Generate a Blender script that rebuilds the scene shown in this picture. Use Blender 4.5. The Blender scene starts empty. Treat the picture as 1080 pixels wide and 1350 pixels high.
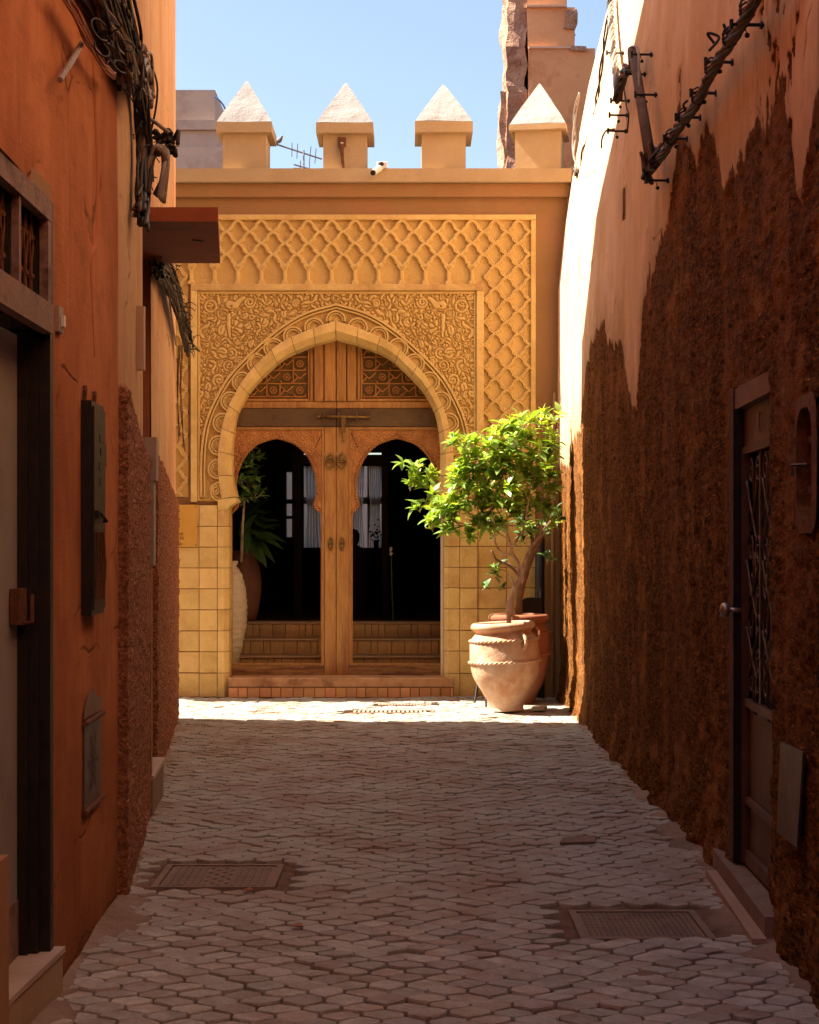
import bpy, math, random
import numpy as np
from mathutils import Vector, Matrix, noise as mnoise
R = math.radians
SC = bpy.context.scene
COL = SC.collection
random.seed(7)

# ---------------------------------------------------------------- camera, sky, sun, exposure
FPX, EYE, HOR = 2200.0, 1.55, 725.0          # focal length in photo pixels, eye height, horizon row
cam_d = bpy.data.cameras.new('camera'); cam = bpy.data.objects.new('camera', cam_d); COL.objects.link(cam)
cam_d.sensor_fit = 'HORIZONTAL'; cam_d.sensor_width = 36.0
cam_d.lens = 36.0*FPX/1080.0
cam_d.shift_y = 50.0/1080.0
cam_d.clip_start = 0.05; cam_d.clip_end = 2000
cam.location = (0, 0, EYE); cam.rotation_euler = (R(90), 0, 0)
SC.camera = cam
SUN_EL, SUN_BACK = 52.0, 5.2                  # sun stands to the left, a little beyond the gate's plane
sdir = Vector((-math.cos(R(SUN_EL))*math.cos(R(SUN_BACK)), math.cos(R(SUN_EL))*math.sin(R(SUN_BACK)), math.sin(R(SUN_EL))))
W = bpy.data.worlds.new('World'); SC.world = W; W.use_nodes = True
wn = W.node_tree; wn.nodes.clear()
sky = wn.nodes.new('ShaderNodeTexSky'); sky.sky_type = 'NISHITA'; sky.sun_disc = False
sky.sun_elevation = R(SUN_EL); sky.sun_rotation = R(-(90-SUN_BACK)); sky.dust_density = 2.2; sky.ozone_density = .35
bg = wn.nodes.new('ShaderNodeBackground'); bg.inputs[1].default_value = 0.062
wo = wn.nodes.new('ShaderNodeOutputWorld')
wn.links.new(sky.outputs[0], bg.inputs[0]); wn.links.new(bg.outputs[0], wo.inputs[0])
sl = bpy.data.lights.new('sun', 'SUN'); sl.energy = 5.0; sl.angle = R(0.5); sl.color = (1.0, 0.91, 0.78)
so = bpy.data.objects.new('sun', sl); COL.objects.link(so); so.location = (-20, 5, 25)
so.rotation_mode = 'QUATERNION'; so.rotation_quaternion = sdir.to_track_quat('Z', 'Y')
SC.view_settings.view_transform = 'Standard'; SC.view_settings.look = 'None'
SC.view_settings.gamma = 1.0; SC.view_settings.use_curve_mapping = False
SC.view_settings.exposure = 2.03
SC.render.engine = 'CYCLES'
SC.cycles.max_bounces = 8; SC.cycles.diffuse_bounces = 4

FY = 17.67
def P(px, py, Y): return Vector(((px-540)/FPX*Y, Y, EYE+(HOR-py)/FPX*Y))
S = FPX/FY                                    # pixels per metre on the gate's front plane
def fx(px): return (px-540)/S
def fz(py): return EYE+(HOR-py)/S
DY = FY+0.26
SD = FPX/DY
def dx(px): return (px-540)/SD
def dz(py): return EYE+(HOR-py)/SD

# ---------------------------------------------------------------- noise
_rt = np.random.RandomState(3).rand(256, 256)
def vnoise(x, y, seed=0):
    x = np.asarray(x, float)+seed*17.31; y = np.asarray(y, float)+seed*9.77
    xi = np.floor(x).astype(int); yi = np.floor(y).astype(int)
    tx = x-xi; ty = y-yi; tx = tx*tx*(3-2*tx); ty = ty*ty*(3-2*ty)
    a = _rt[xi & 255, yi & 255]; b = _rt[(xi+1) & 255, yi & 255]
    c = _rt[xi & 255, (yi+1) & 255]; d = _rt[(xi+1) & 255, (yi+1) & 255]
    return (a*(1-tx)+b*tx)*(1-ty)+(c*(1-tx)+d*tx)*ty
def fbm(x, y, o=4, seed=0):
    s = 0; a = 0.5; t = 0
    for i in range(o):
        s = s+a*vnoise(np.asarray(x)*2**i, np.asarray(y)*2**i, seed+i*3); t += a; a *= .5
    return s/t-0.5

# ---------------------------------------------------------------- object helpers
def _props(o, label=None, cat=None, group=None, kind=None):
    if label: o['label'] = label
    if cat: o['category'] = cat
    if group: o['group'] = group
    if kind: o['kind'] = kind
    return o
def thing(name, label, cat, loc=(0, 0, 0), group=None):
    o = bpy.data.objects.new(name, None); COL.objects.link(o); o.location = loc; o.empty_display_size = .1
    return _props(o, label, cat, group)
def _root_loc(p):
    v = Vector((0, 0, 0))
    while p is not None: 
        if p.type == 'EMPTY' : v = Vector(p.location)
        p = p.parent
    return v
def link(name, me, mat=None, parent=None, smooth=False, kind=None, label=None, cat=None, group=None):
    if mat is not None and len(me.materials) == 0: me.materials.append(mat)
    if smooth: me.polygons.foreach_set('use_smooth', [True]*len(me.polygons))
    o = bpy.data.objects.new(name, me); COL.objects.link(o)
    if parent is not None:
        o.parent = parent
        if parent.type == 'EMPTY': o.matrix_parent_inverse = Matrix.Translation(-Vector(parent.location))
    return _props(o, label, cat, group, kind)
def mk(name, v, f, mat=None, parent=None, smooth=False, **k):
    me = bpy.data.meshes.new(name); me.from_pydata([tuple(p) for p in v], [], f); me.validate(); me.update()
    return link(name, me, mat, parent, smooth, **k)
class MB:
    def __init__(s): s.v = []; s.f = []
    def add(s, v, f):
        n = len(s.v); s.v += [tuple(p) for p in v]; s.f += [tuple(i+n for i in q) for q in f]; return s
    def box(s, x0, x1, y0, y1, z0, z1):
        if x0 > x1: x0, x1 = x1, x0
        if y0 > y1: y0, y1 = y1, y0
        if z0 > z1: z0, z1 = z1, z0
        v = [(x0, y0, z0), (x1, y0, z0), (x1, y1, z0), (x0, y1, z0), (x0, y0, z1), (x1, y0, z1), (x1, y1, z1), (x0, y1, z1)]
        return s.add(v, [(0, 3, 2, 1), (4, 5, 6, 7), (0, 1, 5, 4), (1, 2, 6, 5), (2, 3, 7, 6), (3, 0, 4, 7)])
    def bbox(s, x0, x1, y0, y1, z0, z1, b=.005):
        # box with a bevel round its front (-Y) face
        if x0 > x1: x0, x1 = x1, x0
        if z0 > z1: z0, z1 = z1, z0
        b = min(b, (x1-x0)*.4, (z1-z0)*.4)
        v = [(x0+b, y0, z0+b), (x1-b, y0, z0+b), (x1-b, y0, z1-b), (x0+b, y0, z1-b),
             (x0, y0+b, z0), (x1, y0+b, z0), (x1, y0+b, z1), (x0, y0+b, z1),
             (x0, y1, z0), (x1, y1, z0), (x1, y1, z1), (x0, y1, z1)]
        f = [(0, 1, 2, 3), (8, 11, 10, 9)]
        for i in range(4):
            j = (i+1) % 4
            f += [(4+i, 4+j, j, i), (8+i, 8+j, 4+j, 4+i)]
        return s.add(v, f)
    def prism(s, poly, y0, y1, bev=0, inset=None):
        # poly: list of (x,z) seen from the front, closed
        n = len(poly)
        v = [(x, y0, z) for x, z in poly]+[(x, y1, z) for x, z in poly]
        f = [tuple(range(n)), tuple(range(2*n-1, n-1, -1))]+[(i, i+n, (i+1) % n+n, (i+1) % n) for i in range(n)]
        return s.add(v, f)
    def plan(s, poly, z0, z1):
        n = len(poly)
        zz = z1 if hasattr(z1, '__len__') else [z1]*n
        v = [(x, y, z0) for x, y in poly]+[(x, y, zz[i]) for i, (x, y) in enumerate(poly)]
        f = [tuple(range(n-1, -1, -1)), tuple(range(n, 2*n))]+[(i, (i+1) % n, (i+1) % n+n, i+n) for i in range(n)]
        return s.add(v, f)
    def tube(s, pts, r, seg=6, caps=True, flat=None):
        pts = [Vector(p) for p in pts]; n = len(pts)
        if n < 2: return s
        rr = r if hasattr(r, '__len__') else [r]*n
        V = []; F = []; up = Vector((0.13, 0.21, 0.97)).normalized()
        t0 = (pts[1]-pts[0]).normalized()
        a = t0.cross(up);  a = a.normalized() if a.length > 1e-3 else t0.orthogonal().normalized()
        for i in range(n):
            t = (pts[min(i+1, n-1)]-pts[max(i-1, 0)])
            t = t.normalized() if t.length > 1e-9 else t0
            a = (a-t*a.dot(t)); a = a.normalized() if a.length > 1e-6 else t.orthogonal().normalized()
            b = t.cross(a)
            for k in range(seg):
                c = 2*math.pi*k/seg
                V.append(pts[i]+(a*math.cos(c)+b*math.sin(c))*rr[i])
        for i in range(n-1):
            for k in range(seg):
                k2 = (k+1) % seg
                F.append((i*seg+k, i*seg+k2, (i+1)*seg+k2, (i+1)*seg+k))
        if caps: F += [tuple(range(seg-1, -1, -1)), tuple((n-1)*seg+k for k in range(seg))]
        return s.add(V, F)
    def lathe(s, prof, c=(0, 0, 0), seg=32, M=None):
        V = []; F = []; n = len(prof)
        for r, z in prof:
            for k in range(seg):
                a = 2*math.pi*k/seg; p = Vector((r*math.cos(a), r*math.sin(a), z))
                if M is not None: p = M @ p
                V.append((p[0]+c[0], p[1]+c[1], p[2]+c[2]))
        for i in range(n-1):
            for k in range(seg):
                k2 = (k+1) % seg
                F.append((i*seg+k, i*seg+k2, (i+1)*seg+k2, (i+1)*seg+k))
        return s.add(V, F)
    def sweep_xz(s, pts, w, y0, y1, bev=.004):
        # flat moulding following pts (x,z), half width w, front at y0, back at y1
        n = len(pts); V = []; F = []
        for i in range(n):
            a = Vector(pts[max(i-1, 0)]); b = Vector(pts[min(i+1, n-1)]); t = (b-a).normalized(); m = Vector((-t.y, t.x))
            p = Vector(pts[i])
            for off, y in ((-w, y1), (-w, y0+bev), (-w+bev, y0), (w-bev, y0), (w, y0+bev), (w, y1)):
                q = p+m*off; V.append((q.x, y, q.y))
        for i in range(n-1):
            for k in range(5):
                F.append((i*6+k, (i+1)*6+k, (i+1)*6+k+1, i*6+k+1))
        F += [tuple(range(6)), tuple((n-1)*6+k for k in range(5, -1, -1))]
        return s.add(V, F)
    def build(s, name, mat=None, parent=None, smooth=False, **k): return mk(name, s.v, s.f, mat, parent, smooth, **k)
def grid(name, X, Y, Z, mat, parent=None, mask=None, attrs=None, smooth=True, flip=False, **k):
    n, m = X.shape
    co = np.stack([X, Y, Z], -1).reshape(-1, 3)
    idx = np.arange(n*m).reshape(n, m)
    a = idx[:-1, :-1]; b = idx[1:, :-1]; c = idx[1:, 1:]; d = idx[:-1, 1:]
    q = np.stack([a, b, c, d] if not flip else [a, d, c, b], -1).reshape(-1, 4)
    if mask is not None:
        mk_ = (mask[:-1, :-1] & mask[1:, :-1] & mask[1:, 1:] & mask[:-1, 1:]).reshape(-1); q = q[mk_]
        used = np.unique(q); rem = -np.ones(n*m, int); rem[used] = np.arange(len(used)); q = rem[q]; co = co[used]
        if attrs: attrs = {kk: vv.reshape(-1)[used] for kk, vv in attrs.items()}
    me = bpy.data.meshes.new(name); nf = len(q)
    me.vertices.add(len(co)); me.vertices.foreach_set('co', co.astype(np.float32).ravel())
    me.loops.add(nf*4); me.loops.foreach_set('vertex_index', q.astype(np.int32).ravel())
    me.polygons.add(nf); me.polygons.foreach_set('loop_start', np.arange(0, nf*4, 4, dtype=np.int32))
    me.polygons.foreach_set('loop_total', np.full(nf, 4, np.int32)); 
    if attrs:
        for kk, vv in attrs.items():
            at = me.attributes.new(kk, 'FLOAT', 'POINT'); at.data.foreach_set('value', np.asarray(vv, np.float32).reshape(-1))
    me.update(calc_edges=True); me.validate()
    return link(name, me, mat, parent, smooth, **k)
def cr(pts, n=8):
    # Catmull-Rom through points
    pts = [Vector(p) for p in pts]; out = []
    for i in range(len(pts)-1):
        p0 = pts[i-1] if i else pts[0]*2-pts[1]; p1 = pts[i]; p2 = pts[i+1]
        p3 = pts[i+2] if i+2 < len(pts) else p2*2-p1
        for k in range(n):
            t = k/n
            out.append(0.5*((2*p1)+(p2-p0)*t+(2*p0-5*p1+4*p2-p3)*t*t+(3*p1-p0-3*p2+p3)*t**3))
    out.append(pts[-1]); return out
def resample(pts, step=None, n=None):
    L = [0]
    for i in range(1, len(pts)): L.append(L[-1]+(pts[i]-pts[i-1]).length)
    if n is None: n = max(1, round(L[-1]/step))
    out = []; j = 0
    for k in range(n+1):
        t = L[-1]*k/n
        while j < len(L)-2 and L[j+1] < t: j += 1
        d = L[j+1]-L[j]; out.append(pts[j].lerp(pts[j+1], (t-L[j])/d if d > 0 else 0))
    return out

# ---------------------------------------------------------------- materials
def _n(nt, t, **k):
    n = nt.nodes.new(t)
    for a, b in k.items(): setattr(n, a, b)
    return n
def M(name, c1, c2, scale=4, rough=.85, bump=.3, bscale=60, stretch=(1, 1, 1), c3=None, pscale=.7, pth=(.5, .65),
      metal=0, rnd=0, spec=.3, detail=6, bdist=.01, coat=0, huernd=0, bcoarse=0, bcs=6):
    m = bpy.data.materials.new(name); m.use_nodes = True; nt = m.node_tree; L = nt.links
    b = nt.nodes['Principled BSDF']; b.inputs['Roughness'].default_value = rough; b.inputs['Metallic'].default_value = metal
    b.inputs['Specular IOR Level'].default_value = spec
    tc = _n(nt, 'ShaderNodeTexCoord'); mp = _n(nt, 'ShaderNodeMapping'); mp.inputs['Scale'].default_value = stretch
    oi = _n(nt, 'ShaderNodeObjectInfo')
    L.new(tc.outputs['Object'], mp.inputs[0])
    if rnd or huernd:
        mu = _n(nt, 'ShaderNodeMath', operation='MULTIPLY'); mu.inputs[1].default_value = 37.0; L.new(oi.outputs['Random'], mu.inputs[0])
        L.new(mu.outputs[0], mp.inputs['Location'])
    n1 = _n(nt, 'ShaderNodeTexNoise'); n1.inputs['Scale'].default_value = scale; n1.inputs['Detail'].default_value = detail; n1.inputs['Roughness'].default_value = .65
    L.new(mp.outputs[0], n1.inputs['Vector'])
    rp = _n(nt, 'ShaderNodeValToRGB'); rp.color_ramp.elements[0].position = .32; rp.color_ramp.elements[1].position = .68
    rp.color_ramp.elements[0].color = (*c1, 1); rp.color_ramp.elements[1].color = (*c2, 1)
    L.new(n1.outputs['Fac'], rp.inputs[0]); col = rp.outputs[0]
    if c3:
        n2 = _n(nt, 'ShaderNodeTexNoise'); n2.inputs['Scale'].default_value = pscale; n2.inputs['Detail'].default_value = 8; n2.inputs['Roughness'].default_value = .7
        L.new(mp.outputs[0], n2.inputs['Vector'])
        mr = _n(nt, 'ShaderNodeMapRange'); mr.inputs[1].default_value = pth[0]; mr.inputs[2].default_value = pth[1]
        L.new(n2.outputs['Fac'], mr.inputs[0])
        mx = _n(nt, 'ShaderNodeMix', data_type='RGBA'); L.new(mr.outputs[0], mx.inputs[0]); L.new(col, mx.inputs[6]); mx.inputs[7].default_value = (*c3, 1)
        col = mx.outputs[2]
    if rnd or huernd:
        hs = _n(nt, 'ShaderNodeHueSaturation')
        mr = _n(nt, 'ShaderNodeMapRange'); mr.inputs[3].default_value = 1-rnd; mr.inputs[4].default_value = 1+rnd
        L.new(oi.outputs['Random'], mr.inputs[0]); L.new(mr.outputs[0], hs.inputs['Value'])
        if huernd:
            m3 = _n(nt, 'ShaderNodeMath', operation='FRACT'); m4 = _n(nt, 'ShaderNodeMath', operation='MULTIPLY'); m4.inputs[1].default_value = 7.7
            L.new(oi.outputs['Random'], m4.inputs[0]); L.new(m4.outputs[0], m3.inputs[0])
            m5 = _n(nt, 'ShaderNodeMapRange'); m5.inputs[3].default_value = .5-huernd; m5.inputs[4].default_value = .5+huernd
            L.new(m3.outputs[0], m5.inputs[0]); L.new(m5.outputs[0], hs.inputs['Hue'])
        L.new(col, hs.inputs['Color']); col = hs.outputs[0]
    L.new(col, b.inputs['Base Color'])
    nrm = None
    if bcoarse:
        n4 = _n(nt, 'ShaderNodeTexNoise'); n4.inputs['Scale'].default_value = bcs; n4.inputs['Detail'].default_value = 4; L.new(mp.outputs[0], n4.inputs['Vector'])
        b0 = _n(nt, 'ShaderNodeBump'); b0.inputs['Strength'].default_value = bcoarse; b0.inputs['Distance'].default_value = .05
        L.new(n4.outputs['Fac'], b0.inputs['Height']); nrm = b0.outputs[0]
    if bump:
        n3 = _n(nt, 'ShaderNodeTexNoise'); n3.inputs['Scale'].default_value = bscale; n3.inputs['Detail'].default_value = 6; n3.inputs['Roughness'].default_value = .6
        L.new(mp.outputs[0], n3.inputs['Vector'])
        bp = _n(nt, 'ShaderNodeBump'); bp.inputs['Strength'].default_value = bump; bp.inputs['Distance'].default_value = bdist
        L.new(n3.outputs['Fac'], bp.inputs['Height']); 
        if nrm: L.new(nrm, bp.inputs['Normal'])
        nrm = bp.outputs[0]
    if nrm: L.new(nrm, b.inputs['Normal'])
    return m
GOLD = M('golden_stone', (.57, .37, .12), (.73, .51, .19), 2.6, .8, .6, 70, c3=(.47, .28, .09), pscale=2.2, pth=(.47, .72), rnd=.07, huernd=.005, bcoarse=.25, bcs=14)
GOLDC = M('golden_carved_plaster', (.55, .355, .12), (.66, .45, .16), 5, .8, .35, 130, c3=(.50, .32, .10), pscale=2.5, pth=(.5, .8))
GOLDG = M('golden_plaster_ground', (.50, .315, .10), (.60, .40, .13), 6, .85, .5, 120, c3=(.36, .17, .06), pscale=4, pth=(.5, .8))
JOINT = M('dark_joint', (.16, .08, .03), (.22, .11, .04), 10, .95, .3, 60)
OCHRE = M('ochre_plaster', (.39, .27, .145), (.45, .32, .175), 1.5, .85, .35, 70, c3=(.35, .23, .12), pscale=1, pth=(.45, .8), bcoarse=.15)
OCHRED = M('brown_ochre_plaster', (.28, .15, .06), (.33, .185, .075), 1.5, .85, .35, 70, c3=(.36, .16, .08), pscale=1.2)
WHITEC = M('whitewashed_cap', (.25, .235, .225), (.30, .285, .275), 3, .85, .45, 40, c3=(.20, .175, .155), pscale=5, pth=(.56, .74), bcoarse=.4, bcs=7)
WOOD = M('orange_door_wood', (.33, .15, .038), (.50, .255, .075), 6, .55, .35, 60, stretch=(6, 6, .7), c3=(.22, .08, .025), pscale=1.4, pth=(.5, .72), spec=.35, rnd=.06)
WOODH = M('weathered_threshold_wood', (.26, .13, .045), (.42, .22, .08), 5, .75, .8, 50, stretch=(.8, 5, 6), c3=(.14, .06, .03), pscale=2, pth=(.48, .6), bcoarse=.5, bcs=8)
WOODC = M('carved_door_wood', (.36, .145, .04), (.50, .22, .065), 9, .6, .3, 120, c3=(.24, .09, .03), pscale=5, pth=(.5, .75))
IRONB = M('brown_iron_band', (.10, .060, .028), (.15, .09, .04), 8, .6, .5, 60, c3=(.07, .04, .025), pscale=4, metal=.25)
BRASS = M('aged_bronze', (.16, .09, .03), (.28, .17, .06), 20, .42, .4, 90, metal=.75)
LATB = M('dark_lattice_back', (.10, .06, .018), (.17, .10, .03), 30, .9, .3, 60)
BLACK = M('black_painted_iron', (.010, .008, .007), (.022, .015, .012), 14, .5, .3, 60, c3=(.06, .03, .018), pscale=5, pth=(.6, .75))
RUST = M('rusty_iron', (.09, .032, .015), (.17, .068, .028), 20, .85, .8, 60)
TERRA = M('terracotta_pot', (.42, .21, .105), (.54, .31, .17), 5, .8, .5, 60, c3=(.62, .45, .31), pscale=3.0, pth=(.42, .62), bcoarse=.25, bcs=9)
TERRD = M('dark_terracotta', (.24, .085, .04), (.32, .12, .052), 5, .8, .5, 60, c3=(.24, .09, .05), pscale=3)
SOIL = M('potting_soil', (.05, .03, .02), (.10, .06, .035), 30, .95, 1, 60)
BARK = M('pale_bark', (.44, .30, .18), (.62, .46, .31), 14, .9, .9, 60, stretch=(1, 1, .4), c3=(.2, .11, .07), pscale=9)
CEMENT = M('grey_cement', (.20, .13, .09), (.30, .21, .15), 6, .9, .6, 60, c3=(.2, .12, .08), pscale=3)
TILE = M('pale_threshold_marble', (.44, .32, .24), (.54, .42, .32), 3, .5, .2, 40, c3=(.36, .24, .17), pscale=2.4, pth=(.5, .75))
DIRT = M('sandy_dirt', (.12, .065, .036), (.24, .14, .085), 7, .95, .9, 50, c3=(.10, .05, .03), pscale=2.2, pth=(.5, .68), bcoarse=.6, bcs=16)
def add_sand(m, c):
    nt = m.node_tree; b = nt.nodes['Principled BSDF']; src = b.inputs['Base Color'].links[0].from_socket
    at = _n(nt, 'ShaderNodeAttribute'); at.attribute_name = 'sand'; mx = _n(nt, 'ShaderNodeMix', data_type='RGBA')
    nt.links.new(at.outputs['Fac'], mx.inputs[0]); nt.links.new(src, mx.inputs[6]); mx.inputs[7].default_value = (*c, 1); nt.links.new(mx.outputs[2], b.inputs['Base Color'])
add_sand(DIRT, (.34, .24, .165))
PAV = M('grey_brown_paver', (.36, .335, .275), (.51, .48, .395), 14, .8, .9, 70, c3=(.33, .245, .175), pscale=2.6, pth=(.44, .64), rnd=.16, huernd=.012, spec=.35, bcoarse=.3, bcs=25)
PAVB = M('grey_brown_pavers_far', (.34, .31, .25), (.48, .44, .355), 9, .8, .9, 70, c3=(.33, .235, .165), pscale=1.8, pth=(.44, .64), spec=.35, detail=9, bcoarse=.3, bcs=25)
IRONC = M('cast_iron_cover', (.18, .13, .095), (.25, .19, .145), 12, .9, .6, 50, c3=(.27, .185, .125), pscale=7, pth=(.40, .54), metal=.05)
BEIGE = M('grey_beige_render', (.40, .30, .24), (.50, .39, .32), 1.2, .9, .4, 50, c3=(.33, .24, .19), pscale=1.5)
RUINP = M('orange_ruin_plaster', (.64, .30, .14), (.76, .38, .18), 1.2, .9, .6, 30, c3=(.40, .16, .08), pscale=1.3)
RUINE = M('raw_earth_masonry', (.38, .20, .13), (.52, .31, .21), 6, .95, 1, 26, bdist=.04, c3=(.28, .13, .08), pscale=4, bcoarse=1, bcs=9)
BRICK = M('orange_clay_brick', (.52, .235, .09), (.62, .32, .14), 6, .85, .5, 60, rnd=.15, huernd=.008)
STEPT = M('glazed_step_tile', (.36, .20, .07), (.46, .27, .10), 8, .6, .4, 50, rnd=.15, stretch=(3, 3, 1))
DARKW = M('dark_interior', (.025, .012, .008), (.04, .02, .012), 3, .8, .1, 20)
GREYP = M('grey_painted_metal', (.30, .23, .19), (.38, .30, .25), 3, .6, .2, 40, c3=(.2, .13, .1), pscale=3, pth=(.55, .75))
PALED = M('pale_grey_door', (.28, .25, .22), (.33, .30, .27), 2, .5, .1, 30, c3=(.24, .20, .17), pscale=1.5)
TAUPE = M('taupe_frame_paint', (.20, .125, .095), (.27, .17, .13), 8, .7, .5, 60, c3=(.10, .05, .035), pscale=5, pth=(.52, .65))
REDP = M('dark_red_canopy_paint', (.26, .060, .018), (.33, .085, .026), 3, .7, .4, 50, c3=(.16, .05, .03), pscale=3)
GREYC = M('grey_cable_rubber', (.20, .155, .12), (.30, .24, .19), 30, .6, .2, 60)
DARKC = M('black_cable_rubber', (.018, .012, .010), (.04, .028, .022), 30, .55, .3, 60)
BROWNC = M('dusty_brown_cable', (.10, .05, .03), (.17, .09, .055), 30, .8, .3, 60)
ORANGEC = M('orange_cable', (.35, .09, .02), (.45, .14, .04), 30, .6, .2, 60)
PLASTW = M('white_plastic', (.62, .58, .52), (.70, .66, .60), 10, .4, .05, 40)
BRASSP = M('brass_plaque_metal', (.58, .33, .06), (.66, .40, .09), 4, .42, .15, 50, metal=.35)
INK = M('black_engraving', (.02, .012, .008), (.03, .02, .01), 10, .7, 0)
CREAM = M('cream_sunlit_edge', (.72, .58, .36), (.78, .64, .42), 4, .7, .2, 40)  # pale tone that imitates sun on the jamb edge
CURT = M('white_curtain_cloth', (.76, .66, .54), (.82, .74, .62), 3, .9, .1, 40)
JARW = M('pale_ribbed_jar', (.50, .38, .22), (.62, .49, .32), 8, .8, .8, 40, stretch=(1, 1, 3), bcoarse=.4, bcs=10)
STEEL = M('dull_sheet_metal', (.10, .062, .048), (.15, .10, .075), 5, .5, .3, 30, c3=(.10, .05, .035), pscale=3, metal=.4)
BIRDM = M('grey_feathers', (.16, .14, .13), (.24, .21, .19), 20, .9, .1, 60)
ANTM = M('antenna_metal', (.22, .22, .22), (.30, .30, .30), 20, .5, .1, 60, metal=.5)
PAPER = M('litter', (.42, .38, .34), (.5, .46, .42), 9, .8, .2, 60)
DRYL = M('dry_leaf', (.36, .11, .03), (.42, .16, .05), 9, .8, .2, 60)
def leafmat(name, c1, c2, tr=.35):
    m = M(name, c1, c2, 9, .38, .15, 60, rnd=.28, huernd=.012, spec=.55)
    nt = m.node_tree; b = nt.nodes['Principled BSDF']; out = [n for n in nt.nodes if n.type == 'OUTPUT_MATERIAL'][0]
    t = _n(nt, 'ShaderNodeBsdfTranslucent'); mx = _n(nt, 'ShaderNodeMixShader'); mx.inputs[0].default_value = tr
    src = b.inputs['Base Color'].links[0].from_socket
    g = _n(nt, 'ShaderNodeMix', data_type='RGBA', blend_type='MULTIPLY'); g.inputs[0].default_value = 1; g.inputs[7].default_value = (1.0, 1.0, .35, 1)
    gm = _n(nt, 'ShaderNodeHueSaturation'); gm.inputs['Value'].default_value = 1.5
    nt.links.new(src, g.inputs[6]); nt.links.new(g.outputs[2], gm.inputs['Color']); nt.links.new(gm.outputs[0], t.inputs[0])
    nt.links.new(b.outputs[0], mx.inputs[1]); nt.links.new(t.outputs[0], mx.inputs[2]); nt.links.new(mx.outputs[0], out.inputs[0])
    return m
LEAF = leafmat('citrus_leaf', (.17, .29, .045), (.25, .39, .07))
LEAFY = leafmat('young_citrus_leaf', (.32, .43, .05), (.44, .52, .08), .42)
LEAFD = leafmat('dark_leaf', (.045, .10, .025), (.08, .16, .035), .2)
def trans(m, f=.5, c=(.8, .7, .6, 1)):
    nt = m.node_tree; b = nt.nodes['Principled BSDF']; out = [n for n in nt.nodes if n.type == 'OUTPUT_MATERIAL'][0]
    t = _n(nt, 'ShaderNodeBsdfTranslucent'); t.inputs[0].default_value = c; mx = _n(nt, 'ShaderNodeMixShader'); mx.inputs[0].default_value = f
    nt.links.new(b.outputs[0], mx.inputs[1]); nt.links.new(t.outputs[0], mx.inputs[2]); nt.links.new(mx.outputs[0], out.inputs[0])
trans(CURT, .55)
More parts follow.
